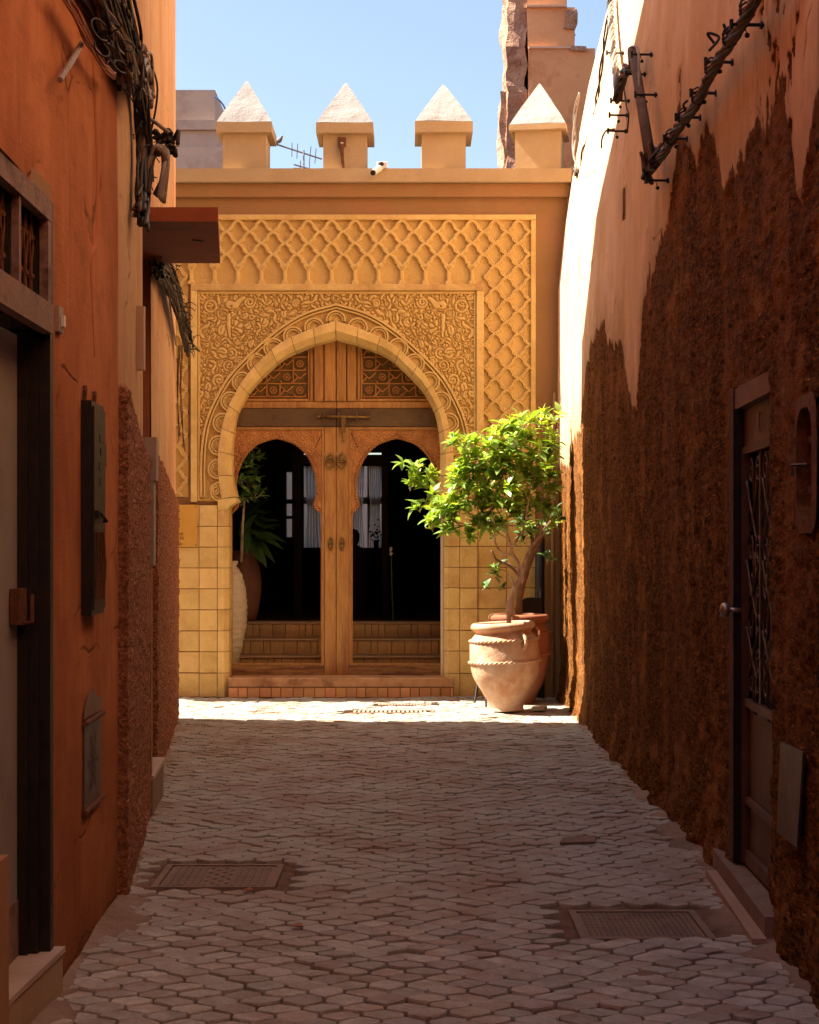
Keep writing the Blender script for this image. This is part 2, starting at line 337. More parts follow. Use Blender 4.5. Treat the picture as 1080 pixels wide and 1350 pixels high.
# wall materials with an eroded layer: attribute 'ero' is metres inside the eroded area
def wallmat(name, pl1, pl2, pl3, ea1, ea2, ea3, str_z=.30, pebble=0, fade=(.34, .15, .065)):
    m = bpy.data.materials.new(name); m.use_nodes = True; nt = m.node_tree; L = nt.links
    b = nt.nodes['Principled BSDF']; b.inputs['Roughness'].default_value = .9; b.inputs['Specular IOR Level'].default_value = .04
    tc = _n(nt, 'ShaderNodeTexCoord')
    def noise(sc, st=(1, 1, 1), det=4, ro=.65):
        det = min(det, 5)
        mp = _n(nt, 'ShaderNodeMapping'); mp.inputs['Scale'].default_value = st; L.new(tc.outputs['Object'], mp.inputs[0])
        n = _n(nt, 'ShaderNodeTexNoise'); n.inputs['Scale'].default_value = sc; n.inputs['Detail'].default_value = det; n.inputs['Roughness'].default_value = ro
        L.new(mp.outputs[0], n.inputs['Vector']); return n.outputs['Fac']
    def ramp(f, a, c, p0=.35, p1=.65):
        r = _n(nt, 'ShaderNodeValToRGB'); r.color_ramp.elements[0].position = p0; r.color_ramp.elements[1].position = p1
        r.color_ramp.elements[0].color = (*a, 1); r.color_ramp.elements[1].color = (*c, 1); L.new(f, r.inputs[0]); return r.outputs[0]
    def mix(f, a, c):
        x = _n(nt, 'ShaderNodeMix', data_type='RGBA'); L.new(f, x.inputs[0]) if not isinstance(f, float) else setattr(x.inputs[0], 'default_value', f)
        for s, i in ((a, 6), (c, 7)):
            if isinstance(s, tuple): x.inputs[i].default_value = (*s, 1)
            else: L.new(s, x.inputs[i])
        return x.outputs[2]
    def rng(f, a, c, lo=0, hi=1):
        r = _n(nt, 'ShaderNodeMapRange'); r.inputs[1].default_value = a; r.inputs[2].default_value = c; r.inputs[3].default_value = lo; r.inputs[4].default_value = hi
        L.new(f, r.inputs[0]); return r.outputs[0]
    def ma(op, a, c):
        x = _n(nt, 'ShaderNodeMath', operation=op)
        for s, i in ((a, 0), (c, 1)):
            if isinstance(s, (int, float)): x.inputs[i].default_value = s
            else: L.new(s, x.inputs[i])
        return x.outputs[0]
    streak = noise(5, (1, .6, str_z)); fine = noise(34, (1, .35, .8)); blot = noise(9, (1, .35, 1), 6, .7)
    plaster = ramp(streak, pl1, pl2)
    plaster = mix(rng(noise(1.3, (1, .8, .5)), .44, .64, 0, .9), plaster, pl3)
    plaster = mix(rng(blot, .52, .70, 0, .55), plaster, pl3)
    earth = ramp(noise(58, (1, .24, .85), 8, .8), ea1, ea2, .40, .60)
    earth = mix(rng(noise(5.0, (1, .5, .55), 8, .7), .52, .66), earth, ea3)
    earth = mix(rng(noise(70, (1, .25, 1), 4, .7), .60, .70), earth, tuple(min(1, c*1.9) for c in ea3))
    at0 = _n(nt, 'ShaderNodeAttribute'); at0.attribute_name = 'ero'
    plaster = mix(rng(ma('ADD', at0.outputs['Fac'], ma('MULTIPLY', noise(6, (1, .6, .3), 7, .7), .5)), .06, .30, 0, .8), plaster, tuple(c*.62 for c in pl3))
    at = _n(nt, 'ShaderNodeAttribute')
    # hairline cracks in the plaster
    mpc = _n(nt, 'ShaderNodeMapping'); mpc.inputs['Scale'].default_value = (1, .45, .8); L.new(tc.outputs['Object'], mpc.inputs[0])
    nz = _n(nt, 'ShaderNodeTexNoise'); nz.inputs['Scale'].default_value = 5; nz.inputs['Detail'].default_value = 5; L.new(mpc.outputs[0], nz.inputs['Vector'])
    vm = _n(nt, 'ShaderNodeMix', data_type='VECTOR'); vm.inputs[0].default_value = .12; L.new(mpc.outputs[0], vm.inputs[4]); L.new(nz.outputs['Color'], vm.inputs[5])
    vo = _n(nt, 'ShaderNodeTexVoronoi', feature='DISTANCE_TO_EDGE'); vo.inputs['Scale'].default_value = 1.7; L.new(vm.outputs[1], vo.inputs['Vector'])
    crk = ma('MULTIPLY', rng(vo.outputs['Distance'], .0, .012, 1, 0), rng(noise(1.6), .50, .58))
    plaster = mix(ma('MULTIPLY', crk, .75), plaster, tuple(c*.35 for c in pl3))
    # grime and splashes near the ground, drips and scuffs
    sx = _n(nt, 'ShaderNodeSeparateXYZ'); L.new(tc.outputs['Object'], sx.inputs[0])
    lowm = ma('MULTIPLY', rng(ma('ADD', sx.outputs['Z'], ma('MULTIPLY', noise(3.2, (1, .6, .6)), 1.4)), .75, 1.75, .75, 0), .6)
    plaster = mix(lowm, plaster, tuple(c*.55 for c in pl3))
    plaster = mix(rng(noise(13, (1, .8, .10), 5, .6), .60, .72, 0, .45), plaster, tuple(c*.6 for c in pl3))
    plaster = mix(rng(noise(19, (1, .6, .25), 7, .75), .645, .70, 0, .35), plaster, tuple(min(1, c*1.5+.05) for c in pl2)); at.attribute_name = 'ero'
    earth = mix(ma('MULTIPLY', rng(ma('ADD', at.outputs['Fac'], ma('MULTIPLY', noise(2.2, (1, .7, .5)), .35)), .10, .34, 1, 0), .55), earth, fade)
    earth = mix(rng(noise(4.5, (1, .7, .13), 6, .65), .52, .66, 0, .6), earth, (.40, .155, .045))
    earth = mix(rng(noise(27, (1, .3, .6), 4, .8), .42, .34, 0, .9), earth, tuple(c*.25 for c in ea1))
    f = ma('ADD', at.outputs['Fac'], ma('MULTIPLY', ma('SUBTRACT', noise(9, (1, .7, .35)), .5), .14))
    f = ma('ADD', f, ma('MULTIPLY', ma('SUBTRACT', fine, .5), .05))
    mask = rng(f, -.004, .006)
    L.new(mix(mask, plaster, earth), b.inputs['Base Color'])
    # relief: the plaster stands 8 mm proud of the earth
    b1 = _n(nt, 'ShaderNodeBump'); b1.inputs['Strength'].default_value = 1; b1.inputs['Distance'].default_value = .012; b1.invert = True
    L.new(mask, b1.inputs['Height'])
    b15 = _n(nt, 'ShaderNodeBump'); b15.inputs['Strength'].default_value = .7; b15.inputs['Distance'].default_value = .006; b15.invert = True; L.new(crk, b15.inputs['Height']); L.new(b1.outputs[0], b15.inputs['Normal'])
    b2 = _n(nt, 'ShaderNodeBump'); b2.inputs['Distance'].default_value = .045
    L.new(rng(mask, 0, 1, .22, 1), b2.inputs['Strength'])
    L.new(noise(70 if not pebble else 60, (1, .28, .9), 8, .75), b2.inputs['Height']); L.new(b15.outputs[0], b2.inputs['Normal'])
    b3 = _n(nt, 'ShaderNodeBump'); b3.inputs['Distance'].default_value = .03; b3.inputs['Strength'].default_value = .25
    L.new(noise(3.5, (1, 1, .3), 4), b3.inputs['Height']); L.new(b2.outputs[0], b3.inputs['Normal'])
    L.new(b3.outputs[0], b.inputs['Normal'])
    return m
RWM = wallmat('right_wall_plaster_and_earth', (.68, .45, .27), (.76, .54, .35), (.62, .38, .20), (.050, .018, .005), (.27, .105, .024), (.40, .165, .045))
LWM = wallmat('left_wall_terracotta_plaster', (.43, .155, .062), (.55, .215, .095), (.31, .105, .045), (.22, .075, .035), (.34, .14, .07), (.16, .06, .03), pebble=1)
LWM2 = wallmat('left_wall_apricot_plaster', (.52, .33, .18), (.60, .39, .23), (.48, .25, .13), (.30, .09, .045), (.46, .17, .09), (.25, .08, .04), pebble=1)

# ---------------------------------------------------------------- wall lines
def LW(Y):   # left wall face
    return float(np.interp(Y, [-14, 3, 5.93, 7.33, 9.62, 11.2, 15.16], [-1.15, -1.19, -1.24, -1.283, -1.538, -1.735, -2.14]))
def RW(Y, z):
    x = np.interp(Y, [-14, 4.5, 6.04, 8.22, 14.83, 17.7], [1.32, 1.38, 1.43, 1.51, 1.56, 1.585])
    k = np.interp(Y, [6, 9, 13], [.25, .5, 1.0])
    return x+k*np.interp(z, [0, 2.5, 4.3, 5.0, 5.55, 6.5, 7.4, 9], [0, -.02, -.01, .06, .14, .32, .54, .9])
def _solve(f):
    # march to the first crossing
    Y = 3.0
    while Y < 17.6:
        if f(Y) <= 0: return Y
        Y += .02
    return 17.6
def onleft(px, py, off=0):
    Y = min(_solve(lambda Y: (px-540)/FPX*Y-(LW(Y)+off)), 15.1); return P(px, py, Y)
def onright(px, py, off=0):
    Y = _solve(lambda Y: RW(Y, EYE+(HOR-py)/FPX*Y)-off-(px-540)/FPX*Y); return P(px, py, Y)

# ================================================================ GROUND
g = MB(); g.add([(-90, -60, -.06), (90, -60, -.06), (90, 150, -.06), (-90, 150, -.06)], [(0, 1, 2, 3)])
g.build('ground', DIRT, kind='structure')
def und(x, y): return .016*fbm(np.asarray(x)*.6, np.asarray(y)*.5, 2, 5)*2
def dirtpatch(x, y):
    d = np.zeros_like(x)
    for cx, cy, sx, sy, a in ((.95, 6.95, .50, .45, .9), (.80, 6.05, .34, .20, 1.2), (-.9, 7.9, .42, .42, .75), (.55, 7.35, .3, .12, .7), (1.35, 8.9, .25, 1.2, .5), (-1.1, 6.9, .25, .5, .7), (1.2, 5.9, .3, .5, .5)):
        d = np.maximum(d, a*np.exp(-((x-cx)/sx)**2-((y-cy)/sy)**2))
    return d
def dirt_h(x, y):
    wl = np.interp(y, [4, 5.93, 7.33, 9.62, 11.2, 15.16, 15.2, 18], [-1.2, -1.24, -1.283, -1.538, -1.735, -2.14, -9, -9])
    wr = np.interp(y, [4.5, 6.04, 8.22, 14.83, 17.7], [1.38, 1.43, 1.51, 1.56, 1.585])
    e = np.minimum(x-wl, wr-x)+.12*fbm(x*2.5, y*2.5, 3, 9)*2
    h = -.026+.040*np.clip(1-e/.20, 0, 1)**1.2
    h = h+.016*dirtpatch(x, y)*(1+1.6*fbm(x*6, y*6, 3, 2)) + .010*fbm(x*1.2, y*1.2, 4, 21)+.006*fbm(x*14, y*14, 3, 4)
    return h
ys = np.arange(4.3, 17.95, .035); xs = np.arange(-4.2, 1.75, .03)
XX, YY = np.meshgrid(xs, ys, indexing='ij')
HD = dirt_h(XX, YY)
grid('dirt', XX, YY, HD+und(XX, YY), DIRT, kind='structure', attrs={'sand': np.clip((HD+.008)/.012, 0, 1)*np.clip(.75+1.3*fbm(XX*3, YY*3, 4, 15), 0, 1)})
paving = thing('paving', None, None, (0, 10, 0)); paving['kind'] = 'structure'
A_, RO, SS = .143, .0895, .022
covers = [(-1.20, -.60, 7.60, 8.20), (.66, 1.24, 6.60, 7.17), (-.60, .22, 15.98, 16.22), (-.36, .26, 16.72, 16.92)]
cand = []
r = 0
y = 4.4
while y < 17.62:
    off = (A_/2 if r % 2 else 0)
    k0 = int(-4.0/A_); 
    for k in range(k0, int(1.7/A_)+1):
        x = k*A_+off+.02*math.sin(y*.9)
        lw = LW(y) if y < 15.16 else -4.0
        if x < lw-.03 or x > float(RW(y, 0))+.03: continue
        if any(a-.05 < x < b_+.05 and c-.05 < y < d+.05 for a, b_, c, d in covers): continue
        cand.append((x, y))
    y += RO; r += 1
def warp(x, y):
    return (x+.028*(mnoise.noise(Vector((x*1.3, y*1.3, 0))))+.014*mnoise.noise(Vector((x*7, y*7, 3))),
            y+.030*(mnoise.noise(Vector((x*1.1, y*1.1, 7))))+.014*mnoise.noise(Vector((x*7, y*7, 9)))+.05*x*0.6)
rp_ = random.Random(11)
def paver(x, y):
    t = RO-SS
    base = [(A_/2, -SS), (A_/2, SS), (0, t), (-A_/2, SS), (-A_/2, -SS), (0, -t)]
    pts = [warp(x+a, y+b_) for a, b_ in base]
    cx = sum(p[0] for p in pts)/6; cy = sum(p[1] for p in pts)/6
    gap = .955-.05*rp_.random(); h0 = float(und(cx, cy))+rp_.uniform(-.004, .004); tx, ty = rp_.uniform(-.05, .05), rp_.uniform(-.07, .07)
    if rp_.random() < .06: h0 -= .006
    def ring(s, dz_):
        o = []
        for i in range(6):
            px_, py_ = pts[i]; jx = 0
            o.append((cx+(px_-cx)*s, cy+(py_-cy)*s, h0+dz_+tx*(px_-cx)*s+ty*(py_-cy)*s))
        return o
    v = ring(gap*.86, .001)+ring(gap*.965, -.0008)+ring(gap, -.008)+ring(gap, -.05)
    f = [(0, 1, 2, 3, 4, 5)]
    for q in range(3):
        for i in range(6):
            j = (i+1) % 6; f.append((q*6+i, (q+1)*6+i, (q+1)*6+j, q*6+j))
    return v, f
vis = [c for c in cand if c[1] > 5.42 and abs(c[0]/c[1])*FPX < 545]
vis.sort(key=lambda c: c[1]); near = set(vis[:300])
far = MB()
for c in cand:
    v, f = paver(*c)
    if c in near:
        o = mk('paver', v, f, PAV, paving)
        for p_ in o.data.polygons: p_.use_smooth = False
    else: far.add(v, f)
far.build('pavers', PAVB, paving, kind='stuff')

# ================================================================ LEFT HOUSE
lh = thing('terracotta_house', 'long terracotta rendered house along the left side of the alley, rough pebbledash at its foot', 'house', (-1.6, 9, 0))
TOP = lambda Y: float(np.interp(Y, [-14, 3, 5.5, 7.5, 9.3, 11.6, 13.8, 15.16], [7.0, 7.2, 8.0, 8.9, 9.55, 9.95, 9.1, 8.2]))  # far heights follow the shadow line; unseen near ones lowered for more skylight
def lwall(name, y0, y1, z0f, z1f, mat, ny, nz, extra=0, ero=None, amp=.006, rough=None, mask=None):
    ysn = np.linspace(y0, y1, ny); t = np.linspace(0, 1, nz)
    Yg, T = np.meshgrid(ysn, t, indexing='ij')
    z0 = np.array([z0f(a) if callable(z0f) else z0f for a in ysn])[:, None]; z1 = np.array([z1f(a) if callable(z1f) else z1f for a in ysn])[:, None]
    Zg = z0+(z1-z0)*T
    Xg = np.array([LW(a) for a in ysn])[:, None]+extra+amp*2*fbm(Yg*1.5, Zg*.9, 3, 6)+amp*.5*fbm(Yg*12, Zg*4, 3, 8)
    E = ero(Yg, Zg) if ero is not None else np.full_like(Yg, -1.0)
    if rough is not None:
        Xg = Xg+rough*(np.clip(fbm(Yg*16, Zg*16, 3, 12)+.25, 0, 1))
    return grid(name, Xg, Yg, Zg, mat, lh, attrs={'ero': E}, flip=False)
def eroA(Yg, Zg):   # the foot of the near wall crumbles
    return .10-Zg+.12*fbm(Yg*3, Zg*3, 3, 31)-.06
D0, D1, DZ1 = 4.35, 5.73, 2.75
lwall('wall', D1, 7.33, -.05, 6.2, LWM, 110, 420, ero=eroA)
lwall('wall', D0, D1, DZ1, 6.2, LWM, 40, 120)
lwall('wall', -14, D0, -.05, 6.2, LWM, 60, 60)
lwall('wall', 7.33, 9.62, -.05, 8.0, LWM2, 90, 300)
lwall('wall', 11.2, 15.16, -.05, TOP, LWM2, 120, 300)
lwall('upper_wall', -14, 7.33, 6.2, TOP, LWM2, 60, 20)
lwall('upper_wall', 7.33, 9.62, 8.0, TOP, LWM2, 30, 20)
lwall('upper_wall', 9.62, 11.2, 3.55, TOP, LWM2, 50, 100)
def pebtop(a): 
    return float(np.interp(a, [7.33, 8.2, 9.6, 11.2, 12.5, 14.2, 15.16], [2.30, 2.20, 2.08, 2.22, 2.17, 2.06, 1.99]))+.03*mnoise.noise(Vector((a*7, 0, 0)))+.012*mnoise.noise(Vector((a*31, 0, 0)))
PEB = M('pebbledash_render', (.20, .060, .022), (.50, .19, .085), 55, .95, 1, 70, stretch=(1, .3, 1), c3=(.66, .31, .17), pscale=48, pth=(.56, .62), bdist=.03, detail=3, bcoarse=1, bcs=40)
for a, b_ in ((7.345, 9.60), (11.22, 15.16)):
    ysn = np.linspace(a, b_, int((b_-a)/.024)); t = np.linspace(0, 1, 240)
    Yg, T = np.meshgrid(ysn, t, indexing='ij'); zt = np.array([pebtop(q) for q in ysn])[:, None]
    Zg = -.05+(zt+.05)*T
    edge = np.clip((1-T)*2.3/.03, 0, 1)**.5
    Xg = np.array([LW(q) for q in ysn])[:, None]+(.012+.026*edge)*(1)+.024*np.clip(fbm(Yg*10, Zg*26, 2, 12)+.2, 0, 1)
    Xg[:, -1] = np.array([LW(q) for q in ysn])-.01; Xg[0, :] = LW(a)-.01
    Xg[-1, :] = Xg[-2, :]
    grid('pebbledash', Xg, Yg, Zg, PEB, lh)
# pebbledash and plaster return round the far corner
mm = MB(); mm.box(-9, -2.145, 15.158, 15.30, -.05, 8.2); mm.build('end_wall', M('apricot_end_plaster', (.62, .34, .17), (.70, .41, .22), 2, .9), lh)
mm = MB(); mm.box(-9, -2.12, 15.165, 15.335, -.05, 1.97); mm.build('end_pebbledash', PEB, lh)
# solid body of the house behind its faces
body = MB()
yy = [-14, 4, 7, 9.6, 11.6, 13.8, 15.15]
for i in range(len(yy)-1):
    a, b_ = yy[i], yy[i+1]
    body.plan([(-9, a), (LW(a)-.32, a), (LW(b_)-.32, b_), (-9, b_)], 0, [TOP(a), TOP(a), TOP(b_), TOP(b_)])
    body.plan([(LW(a)-.32, a), (LW(a)-.02, a), (LW(b_)-.02, b_), (LW(b_)-.32, b_)], min(TOP(a), TOP(b_))-.5, [TOP(a)-.01, TOP(a)-.01, TOP(b_)-.01, TOP(b_)-.01])
body.build('inner_wall', OCHRED, lh)
# near doorway: reveal, frame, leaf, transom
rv = MB(); rv.box(-1.60, -1.234, D1, D1+.05, 0, DZ1); 
rv.build('door_reveal', BLACK, lh)
rv = MB(); rv.box(-1.6, -1.232, D0, D1, DZ1, DZ1+.05); rv.build('lintel', OCHRED, lh)
near_door = MB(); near_door.box(-1.375, -1.335, D0, D1-.002, .36, 2.28); near_door.build('door', PALED, lh, label='pale grey door leaf at the left edge')
nd = MB(); nd.box(-1.375, -1.330, D0, D1-.002, .17, .36); nd.build('kick_panel', TAUPE, lh)
nd = MB()
nd.box(-1.385, -1.300, D1-.055, D1-.001, .17, 2.29); nd.box(-1.335, -1.27, D1-.03, D1-.003, .17, 2.29); nd.build('door_frame', BLACK, lh)
nd = MB(); nd.box(-1.333, -1.300, D1-.17, D1-.06, 1.30, 1.42); nd.tube([(-1.31, D1-.12, 1.30), (-1.27, D1-.12, 1.31), (-1.27, D1-.12, 1.4)], .008); nd.build('lock', RUST, lh)
tr = MB()
tr.box(-1.262, -1.228, D0, D1-.002, 2.675, DZ1-.002); tr.box(-1.262, -1.222, D0, D1-.002, 2.29, 2.39)
tr.box(-1.26, -1.230, D1-.05, D1-.004, 2.391, 2.674); tr.box(-1.26, -1.236, 5.28, 5.31, 2.391, 2.674); tr.box(-1.26, -1.236, 4.85, 4.88, 2.391, 2.674)
tr.build('transom_frame', TAUPE, lh)
tr = MB()
for y0, y1 in ((4.93, 5.26), (5.33, 5.66)):
    n = 4
    for k in range(n):
        yc = y0+(y1-y0)*(k+.5)/n
        for s_ in (-1, 1):
            pts = [Vector((-1.275, yc+s_*.030*math.sin(t*math.pi)*(.6+.4*math.cos(t*9)), 2.39+.29*t)) for t in [i/14 for i in range(15)]]
            tr.tube(pts, .005, 5)
        tr.lathe([(0, -.014), (.012, -.006), (.012, .006), (0, .014)], (-1.275, yc, 2.60), 6); tr.lathe([(0, -.014), (.012, -.006), (.012, .006), (0, .014)], (-1.275, yc, 2.47), 6)
tr.build('transom_ironwork', RUST, lh)
tr = MB(); tr.box(-1.40, -1.36, D0, D1, 2.30, 2.74); tr.box(-1.36, -1.264, D1-.052, D1-.003, 2.30, 2.74); tr.box(-1.36, -1.264, 5.27, 5.32, 2.30, 2.74); tr.build('transom_dark_backing', BLACK, lh)  # black backing and sides paint the darkness behind the transom
# recessed mid doorway
rc = MB(); rc.box(-2.1, -1.745, 11.2, 11.26, 0, 3.5); rc.build('door_reveal', M('brown_reveal_plaster', (.30, .11, .055), (.36, .14, .07), 3, .9), lh)
rc = MB(); rc.box(-1.82, -1.541, 9.56, 9.618, 0, 3.5); rc.build('door_reveal', OCHRED, lh)
rc = MB(); rc.box(-1.98, -1.93, 9.62, 11.2, .2, 2.45); rc.build('door', BLACK, lh)
rc = MB(); rc.box(-2.0, -1.86, 9.62, 11.2, 2.45, 3.55); rc.build('transom_wall', OCHRED, lh)
cp = MB(); cp.plan([(-1.9, 9.88), (-1.134, 9.88), (-1.285, 11.32), (-1.9, 11.32)], 3.495, 3.58); cp.build('canopy', REDP, lh, label='dark red slab canopy over the recessed doorway')
cp = MB(); cp.tube([(-1.36, 10.45, 3.493), (-1.30, 10.5, 3.493)], .006); cp.build('canopy_crack', BLACK, lh)
# ridge of a buried conduit in the plaster
rd = MB(); rd.tube(cr([onleft(116, 62, -.012), onleft(121, 150, -.010), onleft(124, 240, -.010), onleft(122, 320, -.011), onleft(115, 350, -.014), onleft(118, 470, -.018)], 6), .022, 8)
o = rd.build('conduit_ridge', M('ridge_plaster', (.40, .13, .052), (.48, .17, .075), 7, .9, .5, 50, stretch=(1, 1, .2)), lh, smooth=True)
# thresholds
t = thing('threshold_step', 'pale marble threshold block under the near left door', 'doorstep', (-1.3, 5.3, 0))
b_ = MB(); b_.plan([(-1.6, 4.4), (-1.23, 4.4), (-1.232, 5.20), (-1.205, 5.80), (-1.24, 5.80), (-1.6, 5.72)], -.03, .150); b_.build('riser', M('threshold_riser_tile', (.34, .22, .14), (.42, .29, .19), 3, .6, .2, 40, c3=(.26, .15, .09), pscale=3), t)
b_ = MB(); b_.plan([(-1.6, 4.4), (-1.224, 4.4), (-1.226, 5.19), (-1.198, 5.81), (-1.24, 5.81), (-1.6, 5.728)], .151, .170); b_.build('tread', TILE, t)
t = thing('plaster_plinth', 'low terracotta plinth at the lower left corner of the frame', 'plinth', (-1.25, 4.85, 0))
b_ = MB(); b_.plan([(-1.5, 4.6), (-1.218, 4.6), (-1.222, 5.09), (-1.5, 5.09)], 0, .62); b_.build('block', OCHRED, t)
t = thing('tiled_doorstep', 'small step with a pale tiled top under the recessed left doorway', 'doorstep', (-1.6, 10, 0))
b_ = MB(); b_.plan([(-1.86, 9.66), (-1.488, 9.66), (-1.548, 10.5), (-1.92, 10.5)], -.02, .220); b_.build('riser', CEMENT, t)
b_ = MB(); b_.plan([(-1.86, 9.64), (-1.478, 9.64), (-1.538, 10.51), (-1.92, 10.51)], .221, .245); b_.build('tread', TILE, t)

# things fixed on the left wall
def lbox(mb, y0, y1, z0, z1, o0, o1):
    mb.plan([(LW(y0)+o0, y0), (LW(y0)+o1, y0), (LW(y1)+o1, y1), (LW(y1)+o0, y1)], z0, z1)
t = thing('meter_cabinet', 'narrow black iron meter cabinet hanging on the left terracotta wall', 'cabinet', (-1.25, 6.5, 1.3))
b_ = MB(); lbox(b_, 6.35, 6.66, 1.30, 2.12, -.01, .042); b_.build('casing', BLACK, t)
b_ = MB(); lbox(b_, 6.37, 6.65, 1.32, 2.10, .043, .050); b_.build('door', M('worn_black_panel', (.025, .017, .012), (.05, .03, .02), 6, .55, .4, 40, c3=(.03, .018, .012), pscale=6), t)
for zz in (1.47, 1.93):
    b_ = MB(); lbox(b_, 6.655, 6.71, zz-.045, zz+.045, -.005, .046); b_.build('hinge', BLACK, t)
b_ = MB(); lbox(b_, 6.38, 6.52, 1.675, 1.70, .051, .066); b_.tube([(LW(6.4)+.07, 6.4, 1.69), (LW(6.4)+.09, 6.42, 1.66), (LW(6.4)+.07, 6.46, 1.66)], .006); b_.build('latch', BLACK, t)
b_ = MB()
for zz in (1.80, 1.86, 1.92, 1.97):
    lbox(b_, 6.50+.02*math.sin(zz*40), 6.56, zz, zz+.03, .0505, .0525)
b_.build('vent_hole', DARKC, t)
for k in range(4):
    b_ = MB(); yk = 6.40+.055*k; b_.tube([(LW(yk)+.056, yk, 1.36), (LW(yk)+.060, yk+.012, 1.5), (LW(yk)+.056, yk-.006, 1.62)], .005, 5); b_.build('grille_bar', RUST, t)
for yy_ in (6.37, 6.60):
    b_ = MB(); b_.tube([(LW(yy_)+.01, yy_, 2.10), (LW(yy_)+.015, yy_, 2.16), (LW(yy_)+.012, yy_+.01, 2.175)], .009); b_.build('bracket', RUST, t)
t = thing('vent_plate', 'grey metal vent plate with a flower of petal holes low on the left wall', 'vent', (-1.25, 6.6, .53))
b_ = MB(); lbox(b_, 6.40, 6.80, .555, .875, -.005, .008); b_.build('plate', STEEL, t)
b_ = MB()
for k in range(12):
    a = k*math.pi/6; cy, cz = 6.60, .715
    for s_ in (.055, .10):
        if s_ > .09 and k % 2: continue
        q = [(cy+math.cos(a)*(s_-.02), cz+math.sin(a)*(s_-.02)), (cy+math.cos(a+.2)*s_, cz+math.sin(a+.2)*s_), (cy+math.cos(a)*(s_+.03), cz+math.sin(a)*(s_+.03)), (cy+math.cos(a-.2)*s_, cz+math.sin(a-.2)*s_)]
        b_.add([(LW(y_)+.0095, y_, z_) for y_, z_ in q], [(0, 1, 2, 3)])
b_.add([(LW(6.6+.025*math.cos(j))+.0095, 6.6+.025*math.cos(j), .715+.03*math.sin(j)) for j in [i*math.pi/4 for i in range(8)]], [tuple(range(8))])
b_.build('petal_holes', DARKC, t)
for zz in (.545, .885):
    b_ = MB(); b_.tube([(LW(6.37)+.014, 6.37, zz), (LW(6.83)+.014, 6.83, zz)], .011, 8); b_.build('rail', RUST, t)
b_ = MB(); b_.add([(LW(y_)+.008, y_, z_) for y_, z_ in ((6.38, .90), (6.84, .90), (6.83, .95), (6.70, .965), (6.60, 1.01), (6.48, .985), (6.40, .94))], [tuple(range(7))]); b_.build('cement_patch', CEMENT, t)
t = thing('doorbell', 'small beige doorbell switch beside the near left door frame', 'doorbell', (-1.24, 5.86, 2.32))
b_ = MB(); lbox(b_, 5.83, 5.91, 2.315, 2.405, -.004, .014); b_.build('plate', GREYP, t)
b_ = MB(); lbox(b_, 5.86, 5.89, 2.335, 2.375, .0145, .026); b_.build('button', PLASTW, t)
t = thing('downpipe', 'grey metal downpipe cover with a thin brown pipe below, beside the recessed doorway', 'pipe', (-1.5, 9.62, .25))
b_ = MB(); b_.box(-1.555, -1.475, 9.62, 9.70, 1.46, 1.95); b_.box(-1.560, -1.460, 9.615, 9.705, 1.951, 2.20); b_.build('cover', GREYP, t)
b_ = MB(); b_.box(-1.535, -1.49, 9.63, 9.67, .246, 1.459); b_.build('pipe', M('brown_pipe_paint', (.30, .13, .06), (.38, .17, .08), 5, .6), t)
t = thing('conduit_cover', 'short pale vertical cable conduit on the left wall below the canopy', 'conduit', (-1.48, 9.3, 2.6))
p0 = onleft(184, 403, .02); p1 = onleft(184, 487, .02)
b_ = MB(); b_.box(p0.x-.02, p0.x+.022, p0.y, p0.y+.06, p1.z, p0.z); b_.build('channel', M('pale_conduit', (.42, .29, .20), (.5, .36, .26), 4, .7), t)

# cable bundles
def wires(root, path, n, spread, rads, mats, rnd, lump=1.0, name='cable'):
    path = [Vector(p) for p in path]
    for i in range(n):
        ox, oy = rnd.uniform(-1, 1), rnd.uniform(-1, 1); ph = rnd.uniform(0, 6)
        a0 = 0 if rnd.random() < .6 else rnd.randrange(0, max(1, len(path)-3)); a1 = len(path) if rnd.random() < .6 else min(len(path), a0+rnd.randrange(3, 6))
        pts = []
        for j, p in enumerate(path[a0:a1]):
            q = p.copy(); s_ = spread*(1 if not hasattr(spread, '__len__') else 1)
            q.x += s_*abs(ox)*1.1*(.5+.5*rnd.random()); q.y += s_*rnd.uniform(-.7, .7)*2; q.z += s_*(oy*.8+rnd.uniform(-.6, .6)*lump)
            pts.append(q)
        if len(pts) < 3: continue
        mb = MB(); mb.tube(cr(pts, 7), rnd.choice(rads), 6)
        mb.build(name, rnd.choice(mats), root, smooth=True)
rw = random.Random(5)
t = thing('cable_bundle', 'thick tangled bundle of black and grey cables on the upper left wall above the canopy', 'cables', tuple(onleft(150, 70, .03)), 'cable bundles on the left wall')
pA = [onleft(x_, y_, .02) for x_, y_ in ((70, -90), (100, -45), (120, -5), (138, 35), (152, 72), (160, 95))]
wires(t, pA, 60, .075, [.006, .008, .011], [DARKC, DARKC, DARKC, GREYC, BROWNC], rw, 1.2)
pA2 = [onleft(x_, y_, .05) for x_, y_ in ((120, -90), (138, -40), (150, 0), (162, 40), (168, 80), (172, 110))]
wires(t, pA2, 40, .07, [.005, .008, .010], [DARKC, DARKC, DARKC, GREYC], rw, 1.6)
for k in range(4):
    c = onleft(rw.uniform(125, 172), rw.uniform(-5, 95), .12); r_ = rw.uniform(.02, .045); a0 = rw.uniform(0, 6)
    mb = MB(); mb.tube(cr([c+Vector((.02*math.cos(a0+i), r_*math.cos(a0+i*.9)*1.5, r_*math.sin(a0+i*.9))) for i in range(6)], 5), rw.choice([.004, .006]), 5); mb.build('cable_loop', rw.choice([DARKC, GREYC, DARKC, DARKC]), t, smooth=True)
pB = [onleft(x_, y_, .03) for x_, y_ in ((150, 60), (166, 90), (176, 100), (180, 150), (181, 200), (180, 250), (177, 280))]
